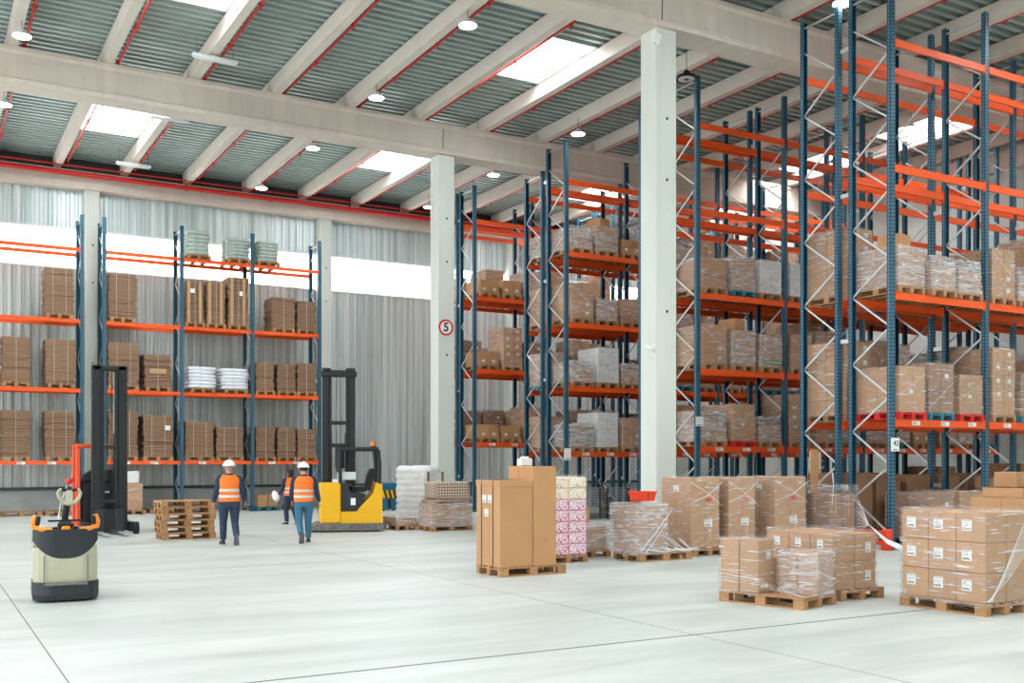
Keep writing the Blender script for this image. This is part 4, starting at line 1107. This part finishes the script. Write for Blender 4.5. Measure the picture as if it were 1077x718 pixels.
mb = MB(); mb.cbox(-.46, -.3, .1, .4, 1.241, 1.33, .01); mb.build('paper_tray', 'sign_w', t)
gd = obj('overhead_guard', None, t)
for y in (.04, 1.04):
    mb = MB(); mb.tube([(.70, y, 1.22), (.71, y, 1.7), (.68, y, 2.05), (.6, y, 2.12)], .05, n=8); mb.build('post', 'black', gd)
    mb = MB(); mb.tube([(-.28, y, 1.24), (-.29, y, 1.9), (-.27, y, 2.08)], .045, n=8); mb.build('post', 'black', gd)
    mb = MB(); mb.cbox(-.34, .68, y - .05, y + .05, 2.05, 2.15, .02); mb.build('side_rail', 'black', gd)
for i in range(6):
    x = -.24 + i * .16; mb = MB(); mb.bar((x, .04, 2.12), (x, 1.04, 2.12), .04, .04); mb.build('roof_bar', 'black', gd)
mb = MB(); mb.cyl((.56, .1, 2.15), (.56, .1, 2.18), .07, n=14, mi=1); mb.cyl((.56, .1, 2.18), (.56, .1, 2.3), .06, .055, n=14); mb.build('beacon', ['beacon', 'black'], t)
def mast(t, cx, y0, w, h, depth=.3, plate=True, cw=.16):
    m = obj('mast', None, t)
    for s in (-1, 1):
        mb = MB(); x = cx + s * (w / 2 - cw / 2)
        mb.prism([(x - cw / 2, y0), (x + cw / 2, y0), (x + cw / 2, y0 + .04), (x - s * 0 - .02, y0 + .04), (x - .02, y0 + .12), (x + cw / 2, y0 + .12), (x + cw / 2, y0 + .16), (x - cw / 2, y0 + .16)], .1, h, 'z'); mb.build('outer_rail', 'black', m)
        mb = MB(); x = cx + s * (w / 2 - cw - .045); mb.cbox(x - .04, x + .04, y0 + .03, y0 + .15, .15, h - .06, .008); mb.build('inner_rail', 'black', m)
        mb = MB(); mb.cyl((x - s * .02, y0 + .22, .3), (x - s * .02, y0 + .22, h * .6), .04, n=10); mb.cyl((x - s * .02, y0 + .22, h * .6), (x - s * .02, y0 + .22, h - .1), .024, n=8, mi=1); mb.build('lift_cylinder', ['black', 'steel'], m)
    for z in ((h - .1, h * .66, h * .52) if plate else (h - .08, h * .52, .8)):
        mb = MB(); mb.cbox(cx - w / 2, cx + w / 2, y0 + .05, y0 + .13, z - .05, z + .05, .01); mb.build('cross_member', 'black', m)
    for x in (-.06, .05):
        mb = MB(); mb.bar((cx + x, y0 + .1, .4), (cx + x, y0 + .1, h - .1), .03, .012); mb.build('chain', 'black_m', m)
    return m
m = mast(t, -.24, 1.25, .86, 4.25)
mb = MB(); mb.cbox(-.71, .23, 1.18, 1.45, 4.02, 4.16, .02); mb.cbox(-.67, -.45, 1.2, 1.42, 4.16, 4.25, .02); mb.cbox(-.06, .16, 1.2, 1.42, 4.16, 4.25, .02); mb.build('head_plate', 'black', m)
mb = MB(); mb.cbox(-.34, -.1, 1.16, 1.24, 1.6, 2.25, .02); mb.build('hose_cover', 'black_m', m)
for x in (-.6, .6): mb = MB(); mb.cbox(x - .07, x + .07, 1.15, 2.6, .06, .26, .02); mb.build('reach_leg', 'black', t)
for x in (-.5, .05): mb = MB(); mb.cbox(x - .05, x + .05, 1.62, 2.75, .27, .31, .008); mb.cbox(x - .05, x + .05, 1.56, 1.62, .27, .95, .008); mb.build('fork', 'steel', t)
for x, y in ((-.7, .2), (.66, .2), (-.6, 2.5), (.6, 2.5)): mb = MB(); mb.cyl((x - .05, y, .1), (x + .05, y, .1), .1, n=18); mb.build('wheel', 'rubber', t)

# ------------------------------------------------------------------ red and black reach truck facing the camera
t = thing('reach_truck', 'black reach truck with red cab guard and tall mast facing the camera', 'forklift', (4.16, 26.9, 0))
m = mast(t, 0, 0, .82, 4.13, plate=False, cw=.2)
mb = MB(); mb.cbox(-.4, .4, .0, .2, 4.0, 4.14, .03); mb.build('head_plate', 'black', m)
mb = MB()
for z in (3.7, 3.3): mb.cyl((-.43, .08, z), (-.40, .08, z), .03, n=8); mb.cyl((.40, .08, z), (.43, .08, z), .03, n=8)
mb.build('bolt', 'steel', m)
mb = MB(); mb.cbox(-.37, .37, -.09, .0, .12, .62, .01); mb.build('fork_carriage', 'black', t)
for x in (-.24, .22):
    mb = MB(); mb.cbox(x - .1, x + .1, -.15, -.09, .06, .62, .01, mi=1); mb.cbox(x - .06, x + .06, -1.15, -.15, .04, .085, .008); mb.build('fork', ['steel', 'charcoal'], t)
for s in (-1, 1):
    mb = MB(); mb.cbox(s * .5 - .07, s * .5 + .07, -.05, .6, .06, .3, .02); mb.build('reach_leg', 'black', t)
    mb = MB(); mb.cyl((s * .6 - .06, -.05, .15), (s * .6 + .06, -.05, .15), .15, n=20); mb.build('wheel', 'rubber', t)
mb = MB(); mb.cbox(-.58, .50, .6, 2.0, .12, 1.30, .06); mb.build('chassis', 'black', t)
mb = MB(); mb.prism([(-.62, 1.302), (.5, 1.302), (.5, 1.42), (.3, 1.58), (-.3, 1.58), (-.5, 1.44)], .62, 1.1, 'y'); mb.build('cab_hood', 'charcoal', t)
gd = obj('overhead_guard', None, t)
for y in (.62, 1.25):
    mb = MB(); mb.cbox(-.70, -.60, y - .05, y + .05, .1, 2.12, .015); mb.build('post', 'redorange', gd)
    mb = MB(); mb.cbox(-.70, .5, y - .05, y + .05, 2.12, 2.22, .015); mb.build('roof_rail', 'redorange', gd)
    mb = MB(); mb.cbox(.42, .5, y - .04, y + .04, 1.31, 2.11, .01); mb.build('post', 'redorange', gd)
for x in (-.4, -.1, .2): mb = MB(); mb.bar((x, .62, 2.17), (x, 1.25, 2.17), .04, .04); mb.build('roof_bar', 'redorange', gd)
s = obj('seat', None, t)
mb = MB(); mb.cbox(-.5, -.05, 1.2, 1.7, 1.31, 1.42, .03); mb.build('seat_cushion', 'black_m', s)
mb = MB(); mb.cbox(-.62, -.5, 1.2, 1.7, 1.31, 2.0, .04); mb.build('backrest', 'black_m', s)
mb = MB(); mb.tube([(-.6, .95, 1.5), (-.58, .95, 1.66), (-.6, .95, 1.84)], [.03, .045, .03], n=8); mb.build('mirror_arm', 'black_m', t)
mb = MB(); mb.sphere((-.56, .9, 1.56), (.03, .03, .09), 8, 6); mb.build('red_handle', 'sign_r', t)
for x in (-.16, -.02): mb = MB(); mb.cbox(x, x + .1, .585, .6, 1.0, 1.05, .002); mb.build('white_plate', 'sign_w', t)
mb = MB(); mb.tube([(-.74, .7, 1.38), (-.84, .6, 1.3), (-.9, .55, 1.18)], .02, n=8); mb.sphere((-.85, .6, 1.3), (.09, .07, .07), 10, 6); mb.build('emergency_grip', 'sign_r', t)
mb = MB(); mb.tube([(-.9, .55, 1.2), (-1.05, .5, .8), (-1.12, .45, .35)], .012, n=6); mb.build('cable', 'sign_w', t)

# ------------------------------------------------------------------ pallet truck in the foreground
t = thing('pallet_truck', 'cream and charcoal powered pallet truck with orange grips on the open floor', 'pallet truck', (1.68, 14.26, 0), radians(-4)); t.scale = (.93, 1, 1)
def bow(w, y0, b, n=13):      # front outline bulging towards the camera (-Y)
    return [(-w + 2 * w * i / (n - 1), y0 - b * (1 - (2 * i / (n - 1) - 1) ** 4)) for i in range(n)]
def shell(ws, zs, bs, m, name, yb=.62, lift=None):
    mb = MB(); rings = []
    for w, z, b in zip(ws, zs, bs):
        o = bow(w, .12, b); rings.append([(x, y, z + (lift(x / w) if lift else 0) ) for x, y in o] + [(w, yb, z), (-w, yb, z)])
    mb.loft(rings, smooth=False); return mb.build(name, m, t)
arc = lambda k: (lambda u: k * (1 - u * u))
shell((.405, .41, .405), (.26, .45, .7), (.12, .13, .12), 'cream', 'body_shell')
# cowl: dark rounded apron whose lower edge hangs lowest in the middle
mb = MB(); n = 17; rings = []
for k in range(7):
    v = k / 6; ring = []
    for i in range(n):
        u = -1 + 2 * i / (n - 1); zlow = .56 + .22 * abs(u) ** 2.6; z = zlow + (.93 - zlow) * v
        ring.append((u * (.412 + .0 * v), .115 - (.125 + .03 * v) * (1 - u ** 4), z))
    rings.append(ring)
vs = [p for r in rings for p in r] + [(p[0] * .985, p[1] + .03, p[2]) for p in rings[0]]
mb.add(vs, [(a * n + b, a * n + b + 1, (a + 1) * n + b + 1, (a + 1) * n + b) for a in range(6) for b in range(n - 1)], 0, True)
mb.add(rings[0] + [(p[0] * .985, p[1] + .05, p[2]) for p in rings[0]], [(i, i + 1, n + i + 1, n + i) for i in range(n - 1)])
top = rings[-1] + [(.412, .62, .93), (-.412, .62, .93)]
mb.add(top, [tuple(range(len(top)))])
mb.add([(-.412, .115, .56 + .22), (-.412, .62, .7), (-.412, .62, .93), (-.412, .115, .93)], [(0, 1, 2, 3)]); mb.add([(.412, .115, .78), (.412, .62, .7), (.412, .62, .93), (.412, .115, .93)], [(0, 1, 2, 3)])
mb.build('cowl', 'charcoal', t)
shell((.41, .425, .425), (.03, .1, .26), (.12, .14, .13), 'charcoal', 'bumper')
mb = MB(); mb.tube([(-.27, -.03, .235), (-.1, -.045, .24), (.1, -.045, .24), (.27, -.03, .235)], .022, n=8); mb.build('bumper_bar', 'grime', t)
for x in (-.275, .275): mb = MB(); mb.box(x - .004, x + .004, -.016, .0, .27, .6); mb.build('panel_gap', 'print', t)
for s in (-1, 1):
    mb = MB(); mb.tube([(s * .17, .0, .925), (s * .30, .02, .93), (s * .38, .08, .96), (s * .40, .1, 1.02)], .03, n=8); mb.build('orange_rim', 'orange', t)
    mb = MB(); mb.tube([(s * .385, .12, .94), (s * .39, .1, 1.02), (s * .37, .08, 1.10)], [.045, .055, .045], n=10); mb.build('grip', 'orange', t)
    mb = MB(); mb.tube([(s * .36, .06, .99), (s * .35, .05, 1.06), (s * .345, .05, 1.1)], [.03, .035, .03], n=8); mb.build('grip_pad', 'black_m', t)
    mb = MB(); mb.cyl((s * .22, .15, .932), (s * .22, .15, .95), .12, n=20); mb.cyl((s * .22, .15, .95), (s * .22, .15, .952), .09, n=18, mi=1); mb.build('storage_tray', ['black_m', 'grime'], t)
    mb = MB(); mb.cbox(s * .25 - .08, s * .25 + .08, .62, 1.75, .06, .14, .015); mb.build('fork', 'steel', t)
    mb = MB(); mb.cyl((s * .3 - .04, .3, .09), (s * .3 + .04, .3, .09), .09, n=18); mb.build('wheel', 'rubber', t)
mb = MB(); mb.cbox(-.06, .06, -.02, .05, .90, .97, .02); mb.build('orange_button', 'orange', t)
mb = MB(); mb.cbox(-.1, .1, .06, .26, .93, 1.02, .03); mb.bar((-.22, .2, 1.03), (.22, .2, 1.03), .02, .025); mb.build('display_console', 'black_m', t)
mb = MB(); mb.tube([(0, .3, .93), (.0, .26, 1.1), (.03, .2, 1.26)], [(.05, .05), (.045, .045), (.04, .04)], n=10); mb.build('tiller_arm', 'black_m', t)
h = obj('tiller_head', None, t, (.05, .18, 1.30))
for s in (-1, 1):
    mb = MB(); mb.tube([(0, 0, -.05), (s * .08, 0, -.035), (s * .13, 0, .03), (s * .145, 0, .09), (s * .12, 0, .13), (s * .05, 0, .125)], [.03, .028, .024, .022, .02, .018], n=8); mb.build('grip_loop', 'cream', h)
    mb = MB(); mb.tube([(s * .10, 0, .132), (s * .04, .0, .122)], .021, n=8); mb.build('thumb_switch', 'black_m', h)
mb = MB(); mb.cbox(-.05, .05, -.03, .03, -.08, .12, .02); mb.build('control_head', 'cream', h)

# ------------------------------------------------------------------ people
def catmull(pts, k=4):
    P = [Vector(p[:3]) for p in pts]; r = [p[3] for p in pts]; out = []; rr = []
    for i in range(len(P) - 1):
        a, b, c, d = P[max(i - 1, 0)], P[i], P[i + 1], P[min(i + 2, len(P) - 1)]
        for j in range(k):
            u = j / k; out.append(.5 * ((2 * b) + (c - a) * u + (2 * a - 5 * b + 4 * c - d) * u * u + (3 * b - a - 3 * c + d) * u ** 3)); rr.append(r[i] + (r[i + 1] - r[i]) * u)
    out.append(P[-1]); rr.append(r[-1]); return out, rr
def limb(mb, pts, mi=0, n=12, k=4):
    p, r = catmull(pts, k); mb.tube(p, r, n=n, mi=mi)
def torso_rings(spec, n=24):
    """spec: (z, cx, cy, rx, ry)"""
    return [[(cx + rx * cos(a) * (abs(cos(a)) ** -.12 if abs(cos(a)) > .05 else 1), cy + ry * sin(a), z) for a in [2 * pi * i / n + .001 for i in range(n)]] for z, cx, cy, rx, ry in spec]
def smoothspec(sp, k=4):
    out = []
    for i in range(len(sp) - 1):
        for j in range(k): u = j / k; u2 = u * u * (3 - 2 * u) * .5 + u * .5; out.append(tuple(sp[i][q] + (sp[i + 1][q] - sp[i][q]) * u2 for q in range(5)))
    out.append(sp[-1]); return out
def finger(mb, base, d, side, L, r, curl):
    """a bent finger of three phalanges starting at base, along d, curling towards side"""
    p = Vector(base); v = Vector(d).normalized(); s = Vector(side).normalized(); pts = [(*(p - v * .015), r)]
    for q, f in ((0, .42), (1, .32), (2, .26)):
        pts.append((*p, r * (1 - .08 * q))); v = (v * cos(curl) + s * sin(curl)).normalized(); s = (s - v * s.dot(v)).normalized(); p = p + v * L * f
    pts.append((*p, r * .7)); limb(mb, pts, n=8, k=2)
def hand(mb, wrist, d, palm, thumbside, curl=.35):
    """wrist point, hand direction, palm normal (fingers curl that way), thumb direction"""
    w = Vector(wrist); d = Vector(d).normalized(); pn = Vector(palm).normalized(); ts = Vector(thumbside).normalized()
    c = w + d * .05
    rings = []
    for q, hw, ht in ((-.015, .024, .019), (.02, .034, .016), (.05, .041, .015), (.088, .04, .012)):
        o = w + d * q; rings.append([tuple(o + ts * hw * cos(a) + pn * ht * sin(a)) for a in [2 * pi * i / 12 for i in range(12)]])
    mb.loft(rings)
    for i, (off, L) in enumerate(((.030, .072), (.010, .08), (-.011, .075), (-.030, .06))): finger(mb, w + d * .085 + ts * off, d + ts * off * 2.2, pn, L, .0088 - (i == 3) * .001, curl + .06 * i)
    finger(mb, w + d * .03 + ts * .032, d * .75 + ts * .7, pn * .6 - ts * .4, .062, .0102, curl * .6)

def person(label, loc, rz, hgt, P):
    """figure facing +Y, feet on z=0.  P holds pose and clothing"""
    t = thing('person', label, 'person', loc, rz)
    S = hgt / 1.78
    body = MB()
    lean = P.get('lean', .02)
    sp = smoothspec([(.80, 0, 0, .12, .10), (.90, 0, -.01, .155, .115), (1.0, 0, 0, .145, .105), (1.12, 0, .01 + lean, .132, .098), (1.28, 0, .01 + lean, .158, .108), (1.39, 0, lean, .165, .10), (1.45, 0, lean, .11, .08), (1.48, 0, lean + .005, .06, .06)])
    body.loft(torso_rings(sp))
    limb(body, [(0, lean, 1.42, .062), (0, lean + .01, 1.50, .056), (0, lean + .02, 1.56, .056)])
    hc = (0, lean + .035, 1.64)
    body.sphere(hc, (.074, .092, .112), 18, 12); body.sphere((0, hc[1] + .03, hc[2] - .055), (.055, .06, .06), 14, 8)
    body.sphere((0, hc[1] + .098, hc[2] - .018), (.013, .02, .022), 10, 6)
    for s in (-1, 1): body.sphere((s * .077, hc[1] - .005, hc[2] - .01), (.012, .02, .032), 10, 6)
    body.sphere((0, hc[1] + .088, hc[2] - .055), (.024, .012, .007), 10, 5)
    for s in (-1, 1):
        sh = (s * .175, lean, 1.405)
        el, wr, hd, pn = P['armL' if s < 0 else 'armR']
        limb(body, [(s * .10, lean, 1.40, .05), (*sh, .052), (*[(sh[q] + el[q]) / 2 for q in range(3)], .044), (*el, .037), (*[(el[q] * .6 + wr[q] * .4) for q in range(3)], .037), (*wr, .025)])
        hand(body, wr, hd, pn, (0, 1, 0) if abs(hd[1]) < .8 else (0, 0, 1), P.get('curl', .4))
        hp, kn, an, toe = P['legL' if s < 0 else 'legR']
        limb(body, [(s * .07, 0, .92, .085), (*hp, .085), (*[(hp[q] + kn[q]) / 2 for q in range(3)], .07), (*kn, .052), (*[(kn[q] * .65 + an[q] * .35) for q in range(3)], .052), (*an, .034)])
        limb(body, [(*an, .036), (*[(an[q] + toe[q]) / 2 for q in range(3)], .034), (*toe, .026)])
    me = body.mesh('body', 'skin'); o = obj('body', me, t)
    md = o.modifiers.new('r', 'REMESH'); md.mode = 'VOXEL'; md.voxel_size = .0065; md.use_smooth_shade = True
    dg = bpy.context.evaluated_depsgraph_get(); m2 = bpy.data.meshes.new_from_object(o.evaluated_get(dg)); o.modifiers.clear(); o.data = m2; m2.name = 'body'
    # eyes, hair, helmet
    for s in (-1, 1): mb = MB(); mb.sphere((s * .03, hc[1] + .083, hc[2] + .005), (.012, .008, .008), 8, 6); mb.build('eye', 'print', t)
    mb = MB()
    if P.get('longhair'):
        mb.sphere((0, hc[1] - .014, hc[2] + .012), (.088, .1, .118), 18, 12, z0=-.35, z1=.999)
        mb.loft(torso_rings([(1.40, 0, hc[1] - .085, .05, .02), (1.50, 0, hc[1] - .08, .078, .045), (1.6, 0, hc[1] - .05, .086, .07), (1.66, 0, hc[1] - .03, .085, .08)], 16))
    else: mb.sphere((0, hc[1] - .014, hc[2] + .012), (.081, .094, .112), 18, 12, z0=-.5, z1=.95)
    mb.build('hair', P['hair'], t)
    if P.get('helmet'): helmet(t, (0, hc[1] - .005, hc[2] + .045))
    # shirt: torso and sleeves
    mb = MB(); g = lambda q, e: [(z, cx, cy, rx + e, ry + e) for z, cx, cy, rx, ry in q]
    mb.loft(torso_rings(g([s for s in sp if .88 <= s[0] <= 1.46], .018))); mb.loft(torso_rings([(1.44, 0, lean, .10, .085), (1.50, 0, lean + .008, .066, .068), (1.515, 0, lean + .01, .064, .066)]))
    for s in (-1, 1):
        sh = (s * .17, lean, 1.405); el, wr, hd, pn = P['armL' if s < 0 else 'armR']
        wq = [(el[q] * .08 + wr[q] * .92) for q in range(3)]
        limb(mb, [(s * .11, lean, 1.40, .062), (*sh, .072), (*[(sh[q] + el[q]) / 2 for q in range(3)], .060), (*el, .052), (*[(el[q] * .6 + wr[q] * .4) for q in range(3)], .048), (*wq, .036)])
    mb.build('shirt', P['shirt'], t)
    # trousers
    mb = MB(); mb.loft(torso_rings(g([s for s in sp if .80 <= s[0] <= 1.02], .024)))
    for s in (-1, 1):
        hp, kn, an, toe = P['legL' if s < 0 else 'legR']
        aq = [(kn[q] * .05 + an[q] * .95) for q in range(3)]
        limb(mb, [(s * .075, -.005, .93, .100), (hp[0], hp[1] - .005, hp[2], .102), (*[(hp[q] + kn[q]) / 2 for q in range(3)], .086), (*kn, .068), (*[(kn[q] * .6 + an[q] * .4) for q in range(3)], .066), (*aq, .056)], n=16)
    mb.build('trousers', P['trousers'], t)
    # vest with two reflective bands
    vs = smoothspec([(.92, 0, -.005, .200, .150), (1.05, 0, .005, .196, .146), (1.2, 0, .01 + lean * .7, .200, .146), (1.33, 0, .005 + lean, .212, .144), (1.40, 0, lean, .206, .130), (1.45, 0, lean, .165, .108), (1.482, 0, lean, .10, .086)])
    mb = MB(); mb.loft(torso_rings(vs, 28), caps=False); v = mb.build('safety_vest', 'vest', t)
    for z in P.get('bands', (1.03, 1.16)):
        mb = MB(); q = (0, .006, .202, .152) if z < 1.1 else (0, .018, .204, .152)
        mb.loft(torso_rings([(z - .028, *q), (z + .028, *q)], 28), caps=False); mb.build('reflective_band', 'reflect', v)
    # shoes
    for s in (-1, 1):
        hp, kn, an, toe = P['legL' if s < 0 else 'legR']; a = Vector(an); tt = Vector(toe); d = (tt - a); dxy = Vector((d.x, d.y, 0))
        up = Vector((0, 0, 1)); f = d.normalized(); sd = f.cross(up).normalized(); n_ = sd.cross(f).normalized()
        fl = P.get('flat' + ('L' if s < 0 else 'R'), True)
        if fl: f = dxy.normalized(); sd = f.cross(up).normalized(); n_ = up; heel = Vector((a.x, a.y, 0)) - f * .06
        else: heel = a - n_ * .075 - f * .055
        rings = []; so = []
        for q, w, h in ((0, .026, .06), (.02, .036, .085), (.07, .038, .10), (.12, .04, .075), (.17, .047, .055), (.22, .046, .045), (.265, .03, .03)):
            o = heel + f * q
            rings.append([tuple(o + sd * w * cos(a2) + n_ * (.018 + max(0, (h * (.5 + .5 * sin(a2)))))) for a2 in [2 * pi * i / 12 for i in range(12)]])
            so.append([tuple(o + sd * (w + .003) * x + n_ * z) for x, z in ((-1, 0), (1, 0), (1, .022), (-1, .022))])
        sh = obj('shoe', None, t)
        mb = MB(); mb.loft(rings); mb.build('upper', 'shoe', sh)
        mb = MB(); mb.loft(so, smooth=False); mb.build('sole', P.get('sole', 'sole'), sh)
    t.scale = (S * P.get('wide', 1.14), S * 1.06, S)
    return t
def helmet(parent, c):
    h = obj('hard_hat', None, parent, c)
    mb = MB(); mb.sphere((0, 0, 0), (.112, .132, .115), 20, 8, z0=0, z1=.999)
    mb.build('shell', 'helmet', h)
    mb = MB(); rings = []
    rings = [[(.108 * cos(a), .128 * sin(a), .012) for a in [2 * pi * i / 24 for i in range(24)]], [(.130 * cos(a), (.15 + .035 * max(0, sin(a))) * sin(a), -.004) for a in [2 * pi * i / 24 for i in range(24)]], [(.130 * cos(a), (.15 + .035 * max(0, sin(a))) * sin(a), -.010) for a in [2 * pi * i / 24 for i in range(24)]], [(.106 * cos(a), .126 * sin(a), -.004) for a in [2 * pi * i / 24 for i in range(24)]]]
    mb.loft(rings, caps=False); mb.build('brim', 'helmet', h)
    mb = MB(); mb.tube([(0, -.125, .03), (0, -.075, .095), (0, 0, .12), (0, .08, .095), (0, .128, .03)], .012, n=6); mb.build('ridge', 'helmet', h)
    return h
face_away = radians(-2)
# man 1: navy clothes, weight on his left foot, right foot lifting behind
person('man walking away in orange vest, dark trousers and white helmet beside the pallet stack', (5.88, 22.35, 0), radians(-8), 1.80, dict(
    armL=((-.235, -.01, 1.13), (-.285, .05, .885), (-.12, .1, -1), (.6, .6, 0)), armR=((.235, -.04, 1.13), (.30, .06, .90), (.1, .15, -1), (-.6, .6, 0)),
    legL=((-.095, .0, .86), (-.10, .07, .48), (-.10, .10, .09), (-.115, .25, .04)), legR=((.095, 0, .86), (.105, .02, .47), (.10, -.27, .20), (.105, -.235, .06)),
    flatL=True, flatR=False, hair='hair_g', shirt='navy', trousers='jeans_d', helmet=True, sole='soleg'))
person('man walking away in orange vest, light jeans and white helmet nearer the yellow truck', (7.44, 22.05, 0), radians(-10), 1.76, dict(
    armL=((-.225, .04, 1.13), (-.21, .16, .92), (.1, .35, -1), (.6, .6, 0)), armR=((.24, -.03, 1.14), (.31, .03, .90), (.16, .1, -1), (-.6, .6, 0)),
    legL=((-.09, 0, .86), (-.09, .02, .47), (-.09, -.27, .20), (-.10, -.235, .06)), legR=((.09, 0, .86), (.095, .08, .48), (.10, .10, .09), (.12, .25, .04)),
    flatL=False, flatR=True, hair='hair', shirt='navy', trousers='jeans', helmet=True, sole='soleg'))
w = person('woman walking away in orange vest and jeans with long dark hair, holding a white helmet', (9.17, 28.3, 0), radians(14), 1.60, dict(
    armL=((-.25, .02, 1.14), (-.33, .10, .93), (-.1, .2, -1), (.6, .4, 0)), armR=((.23, .05, 1.13), (.22, .18, .95), (0, .4, -1), (-.6, .6, 0)),
    legL=((-.085, 0, .86), (-.09, .10, .48), (-.09, .06, .09), (-.10, .21, .04)), legR=((.085, 0, .86), (.09, -.02, .47), (.09, -.16, .14), (.10, -.05, .03)),
    flatL=True, flatR=False, hair='hair', shirt='navy', trousers='jeans_d', longhair=True, bands=(1.03, 1.15)))
hh = thing('hard_hat', 'white helmet held in the hand of the walking woman', 'helmet', (8.77, 28.38, .80))
hh.rotation_euler = (radians(65), 0, radians(20))
h = helmet(hh, (0, 0, 0))
for c in list(h.children): c.parent = hh
bpy.data.objects.remove(h)

# ------------------------------------------------------------------ light, world, camera
w = bpy.data.worlds.new('world'); SC.world = w; w.use_nodes = True
bg = w.node_tree.nodes['Background']; bg.inputs[0].default_value = (.93, .97, 1, 1); bg.inputs[1].default_value = 2.4
cam = bpy.data.cameras.new('camera'); co = bpy.data.objects.new('camera', cam); COL.objects.link(co)
co.location = (0, 0, H); co.rotation_euler = (pi / 2, 0, radians(-30)); cam.sensor_width = 36; cam.lens = 36 * 1090 / 1077
cam.shift_y = (484.5 - 359) / 1077; cam.clip_start = .05; cam.clip_end = 200
SC.camera = co
SC.view_settings.view_transform = 'Standard'; SC.view_settings.look = 'None'; SC.view_settings.gamma = 1; SC.view_settings.use_curve_mapping = False
SC.view_settings.exposure = .4
SC.cycles.max_bounces = 7; SC.cycles.diffuse_bounces = 4; SC.cycles.glossy_bounces = 3; SC.cycles.transparent_max_bounces = 14
SC.cycles.use_denoising = True; SC.cycles.sample_clamp_indirect = 6
SC.cycles.caustics_reflective = False; SC.cycles.caustics_refractive = False
